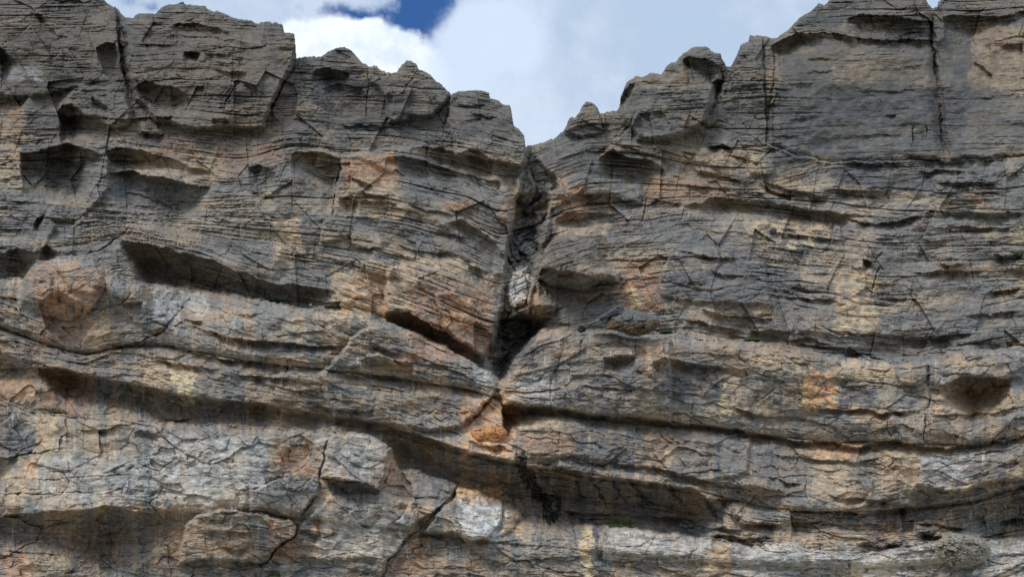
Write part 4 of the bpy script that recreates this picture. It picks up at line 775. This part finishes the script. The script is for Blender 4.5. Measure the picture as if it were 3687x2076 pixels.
# ------------------------------------------------------------------ loose rocks: closed bodies with their own thickness
def depth_at(px, py):
    i = np.clip(np.searchsorted(YA, py), 0, SH[0] - 1); j = np.clip(np.searchsorted(XA, px), 0, SH[1] - 1); return DEP[i, j]
def loose_rock(name, outline, depth, thick, col, seed, n=90, m=34, flat=3.5, ridge=None, rough=1.0, top=None):
    """outline in directions; front bulges by thick/2 towards the valley, back mirrors it"""
    pts = np.array(outline + [outline[0]], float)
    sg = np.r_[0, np.cumsum(np.hypot(*np.diff(pts, axis=0).T))]
    t = np.linspace(0, sg[-1], n, endpoint=False)
    ox = np.interp(t, sg, pts[:, 0]); oy = np.interp(t, sg, pts[:, 1])
    c = np.array([ox.mean(), oy.mean()])
    rr = np.linspace(0, 1, m)
    V = []; 
    g = np.concatenate([rr, rr[-2:0:-1]]); sgn = np.concatenate([np.ones(m), -np.ones(m - 2)])
    G_, TT = np.meshgrid(g, np.arange(n), indexing='ij'); SG = np.repeat(sgn[:, None], n, 1)
    PX = c[0] + (ox[TT] - c[0]) * G_; PY = c[1] + (oy[TT] - c[1]) * G_
    bul = (1 - G_ ** flat) ** (1 / 1.6) * thick / 2
    fh, _ = facets(PX / 34 + seed, PY / 22, seed, 1.5); fh2, _ = facets(PX / 13 + seed, PY / 7, seed + 5, 1.4)
    nn = rough * (.45 * fh + .18 * fh2 + .10 * noise(PX / 9, PY / 6, seed) + .05 * noise(PX / 4, PY / 3.5, seed + 1)) * np.minimum(1, (1 - G_) * 5 + .15)
    dep = depth - SG * (bul + nn * (SG > 0))
    if ridge: dep += ridge[0] * (PX - c[0]) + ridge[1] * (PY - c[1])
    Vv = at(PX, PY, dep).reshape(-1, 3)
    K = len(g); idx = np.arange(K * n).reshape(K, n); a = idx[:-1]; b = idx[1:]
    Q = np.stack([a, b, np.roll(b, -1, 1), np.roll(a, -1, 1)], -1).reshape(-1, 4)
    lst = idx[-1]; fst = idx[0]
    Vv = np.concatenate([Vv, Vv[lst].mean(0)[None]])
    cc = len(Vv) - 1
    Q = np.concatenate([Q, np.stack([lst, np.full(n, cc), np.full(n, cc), np.roll(lst, -1)], -1)[:, [0, 1, 3, 3]]]) if False else Q
    if callable(col): cl = col(PX, PY)
    else: cl = np.repeat(np.asarray(col)[None], PX.size, 0).reshape(PX.shape + (3,))
    cl = cl * (1 + .25 * fbm(PX / 14, PY / 6, 3, seed + 9))[..., None]
    if top is not None:
        w = ss(top(PX, PY) + 3 * noise(PX / 10, PY / 8, seed + 3), -2, 3)[..., None]; cl = cl * (1 - w) + (lin(112, 113, 110)) * w
    cl = np.concatenate([cl.reshape(-1, 3), cl.reshape(-1, 3)[:1]])
    return make_mesh(name, Vv, Q, np.clip(cl, .01, .8), ROCK, False)
dl = 84 + 4.0
SLAB = [(2112,1172),(2135,1156),(2170,1132),(2205,1110),(2236,1091),(2246,1108),(2244,1121),(2215,1128),(2191,1143),(2170,1158),(2150,1180),(2128,1180)]
BOUL = [(2176,1183),(2183,1158),(2195,1134),(2216,1120),(2247,1113),(2290,1115),(2326,1126),(2356,1139),(2372,1147),(2380,1162),(2362,1184),(2340,1197),(2322,1205),(2288,1212),(2266,1208),(2240,1196),(2221,1191),(2200,1186)]
edge = lambda px, py: (np.interp(px, [2190, 2215, 2250, 2280, 2320, 2372], [1134, 1152, 1164, 1166, 1152, 1150]) - py)
d0 = max(depth_at(2250,1240), depth_at(2320,1240), depth_at(2150,1240)) + 1.7
tag(loose_rock('fallen_slab', SLAB, d0 - 2.4, 2.2, lin(104, 107, 108), 301, flat=6), 'thin dark grey slab leaning tilted on the big loose boulder at its right', 'rock slab')
tag(loose_rock('loose_boulder', BOUL, d0 - 2.6, 3.4, lin(98, 82, 62), 311, flat=3.0, ridge=(0, -.012), top=edge), 'big loose boulder, brown below and grey on top, resting on the ledge', 'boulder')
tag(loose_rock('stone', [(2078,1190),(2082,1174),(2100,1170),(2112,1178),(2108,1192),(2090,1198)], d0 - .6, .9, lin(60, 58, 54), 321, 40, 14), 'small dark stone wedged under the lower end of the leaning slab', 'stone')
OV = [(3362,1965),(3383,1939),(3428,1916),(3491,1924),(3547,1942),(3566,1968),(3561,1998),(3547,2020),(3491,2043),(3435,2045),(3390,2017),(3368,1987)]
tag(loose_rock('oval_boulder', OV, depth_at(3460,1990) + .1, 3.8, lin(160, 152, 138), 331, 120, 44, flat=2.6, rough=1.2), 'pale oval pitted boulder bulging from the foot of the cliff near the lower right corner', 'boulder')
ORB = [(1692,1552),(1720,1540),(1770,1532),(1812,1536),(1828,1556),(1812,1578),(1786,1596),(1745,1600),(1705,1582)]
tag(loose_rock('orange_boulder', ORB, depth_at(1760,1560) - .1, 2.2, lin(206, 152, 104), 341, 80, 30, flat=3.0), 'flat orange boulder wedged where the gully meets the great roof', 'boulder')
for k_, (x, y, r, c, lab) in enumerate([(2783,832,13,lin(70,74,80),'small dark cube shaped stone perched under the long shadowed ledge of the right face'),(2828,848,12,lin(140,130,108),'small tan stone perched just right of the dark cube shaped stone'),(1800,1965,10,lin(165,163,158),'small white stone resting below the orange rimmed slab'),(2258,1868,16,lin(150,130,104),'tan stone on the ledge below the great roof beside a green grass tuft'),(1012,1091,5,lin(215,212,205),'tiny white stone on the grassy left ledge, nearer the left'),(1118,1097,6,lin(215,212,205),'tiny white stone on the grassy left ledge, nearer the right'),(3340,835,8,lin(120,120,116),'tiny grey stone on the thin ledge near the right edge of the upper face'),(1222,828,10,lin(120,124,112),'small rounded grey stone beside the oblong block in the left face'),(3345,1228,9,lin(150,150,142),'small pale stone lying on the ledge under the dark slot'),(3440,1240,10,lin(140,140,132),'small grey stone among rubble on the ledge near the right edge'),(3400,1262,8,lin(130,130,124),'tiny grey stone on the dirt slope above the pale square block')]):
    ang = np.linspace(0, 2 * np.pi, 10, endpoint=False)
    rad = r * (.8 + .35 * h2(np.arange(10), np.arange(10) * 0, 400 + k_))
    ol = [(x + a_ * 1.2, y + b_ * .85) for a_, b_ in zip(rad * np.cos(ang), rad * np.sin(ang))]
    tag(loose_rock('stone', ol, depth_at(x, y) - .012 * r, r * .07, c, 410 + k_ * 7, 36, 12, rough=.3), lab, 'stone')

# ------------------------------------------------------------------ grass on the ledges
gm = bpy.data.materials.new('ledge_grass'); gm.use_nodes = True; b = gm.node_tree.nodes['Principled BSDF']; b.inputs['Roughness'].default_value = .8
nz_ = gm.node_tree.nodes.new('ShaderNodeTexNoise'); nz_.inputs['Scale'].default_value = 6
cr = gm.node_tree.nodes.new('ShaderNodeValToRGB'); cr.color_ramp.elements[0].color = (.035, .055, .02, 1); cr.color_ramp.elements[1].color = (.11, .13, .05, 1); cr.color_ramp.elements[0].position = .35; cr.color_ramp.elements[1].position = .65
gm.node_tree.links.new(nz_.outputs[0], cr.inputs[0]); gm.node_tree.links.new(cr.outputs[0], b.inputs['Base Color'])
rng = np.random.default_rng(5)
def tuft(x, y, w, h, label, n=260):
    base = at(x, y, depth_at(x, y) - .35); sx = w * .037; sz = h * .042
    V = []; Q = []
    nb = 14; mm_ = np.linspace(0, 2 * math.pi, nb, endpoint=False)
    V += [base + np.array([math.cos(a_) * sx * .95, math.sin(a_) * .5 - .1, -.3 * sz]) for a_ in mm_] + [base + np.array([math.cos(a_) * sx * .6, math.sin(a_) * .3 - .1, .12 * sz]) for a_ in mm_]
    Q += [[i_, (i_ + 1) % nb, nb + (i_ + 1) % nb, nb + i_] for i_ in range(nb)]; Q += [[nb, nb + i_, nb + i_ + 1, nb + i_ + 2] for i_ in range(1, nb - 2, 2)]
    for _ in range(n):
        ax = rng.normal(0, .4) * sx; ay = rng.uniform(-.5, .2); az = rng.uniform(-.3, .2) * sz
        p = base + np.array([ax, ay, az]); ln = sz * rng.uniform(.4, 1.0) * (1 - min(.7, abs(ax) / (sx + 1e-6) * .5)); le = rng.normal(0, .35, 2)
        t_ = p + np.array([le[0] * ln, le[1] * ln - .1, ln]); wv = np.array([math.cos(rng.uniform(0, 6)), math.sin(rng.uniform(0, 6)), 0]) * .035
        k0 = len(V); V += [p - wv, p + wv, t_ + wv * .3, t_ - wv * .3]; Q.append([k0, k0 + 1, k0 + 2, k0 + 3])
    tag(make_mesh('grass_tuft', np.array(V), np.array(Q), None, gm), label, 'grass tuft', 'green tufts growing on the ledges')
tuft(2222, 1890, 60, 26, 'dark green grass tuft on the ledge under the great roof', 420)
tuft(1222, 1102, 60, 14, 'green grass tuft at the right end of the grassy left ledge'); tuft(1000, 1086, 60, 10, 'low green grass tuft at the left end of the grassy left ledge')
tuft(2398, 1194, 26, 16, 'green tuft just right of the big loose boulder', 140); tuft(2706, 1222, 34, 18, 'green tuft on the ledge between the loose boulder and the right edge', 160)
tuft(3380, 1222, 36, 16, 'green tuft under the black slot on the right ledge', 160); tuft(175, 1482, 70, 14, 'green tuft on the ledge under the left roof'); tuft(985, 2074, 26, 16, 'bright green tuft at the bottom picture edge', 140)
tuft(2525, 425 + 20, 30, 22, 'brownish bush below the knobbly tower', 200)

# ------------------------------------------------------------------ the valley floor under the cliff
gx = np.concatenate([np.linspace(-1500, -160, 12), np.linspace(-150, 150, 90), np.linspace(160, 1500, 12)]); gy = np.concatenate([np.linspace(-1200, -60, 10), np.linspace(-50, 130, 60), np.linspace(150, 1500, 10)])
GXX, GYY = np.meshgrid(gx, gy); GZ = .5 * fbm(GXX / 25, GYY / 25, 3, 500) * np.clip(np.hypot(GXX, GYY) / 15, 0, 1) + 3.5 * ss(GYY, 50, 90) - .1
iv = np.arange(GXX.size).reshape(GXX.shape)
gq = np.stack([iv[:-1, :-1], iv[:-1, 1:], iv[1:, 1:], iv[1:, :-1]], -1).reshape(-1, 4)
grm = bpy.data.materials.new('stony_ground'); grm.use_nodes = True; N = grm.node_tree.nodes; L = grm.node_tree.links
n_ = N.new('ShaderNodeTexNoise'); n_.inputs['Scale'].default_value = .6; n_.inputs['Detail'].default_value = 8
r_ = N.new('ShaderNodeValToRGB'); r_.color_ramp.elements[0].color = (.20, .20, .13, 1); r_.color_ramp.elements[1].color = (.42, .39, .33, 1)  # kept pale so this unseen floor bounces light up under the roofs
t_ = N.new('ShaderNodeTexCoord'); L.new(t_.outputs['Object'], n_.inputs[0]); L.new(n_.outputs[0], r_.inputs[0]); L.new(r_.outputs[0], N['Principled BSDF'].inputs['Base Color']); N['Principled BSDF'].inputs['Roughness'].default_value = .95
g_ = make_mesh('ground', np.stack([GXX, GYY, GZ], -1).reshape(-1, 3), gq, None, grm, True); g_['kind'] = 'structure'
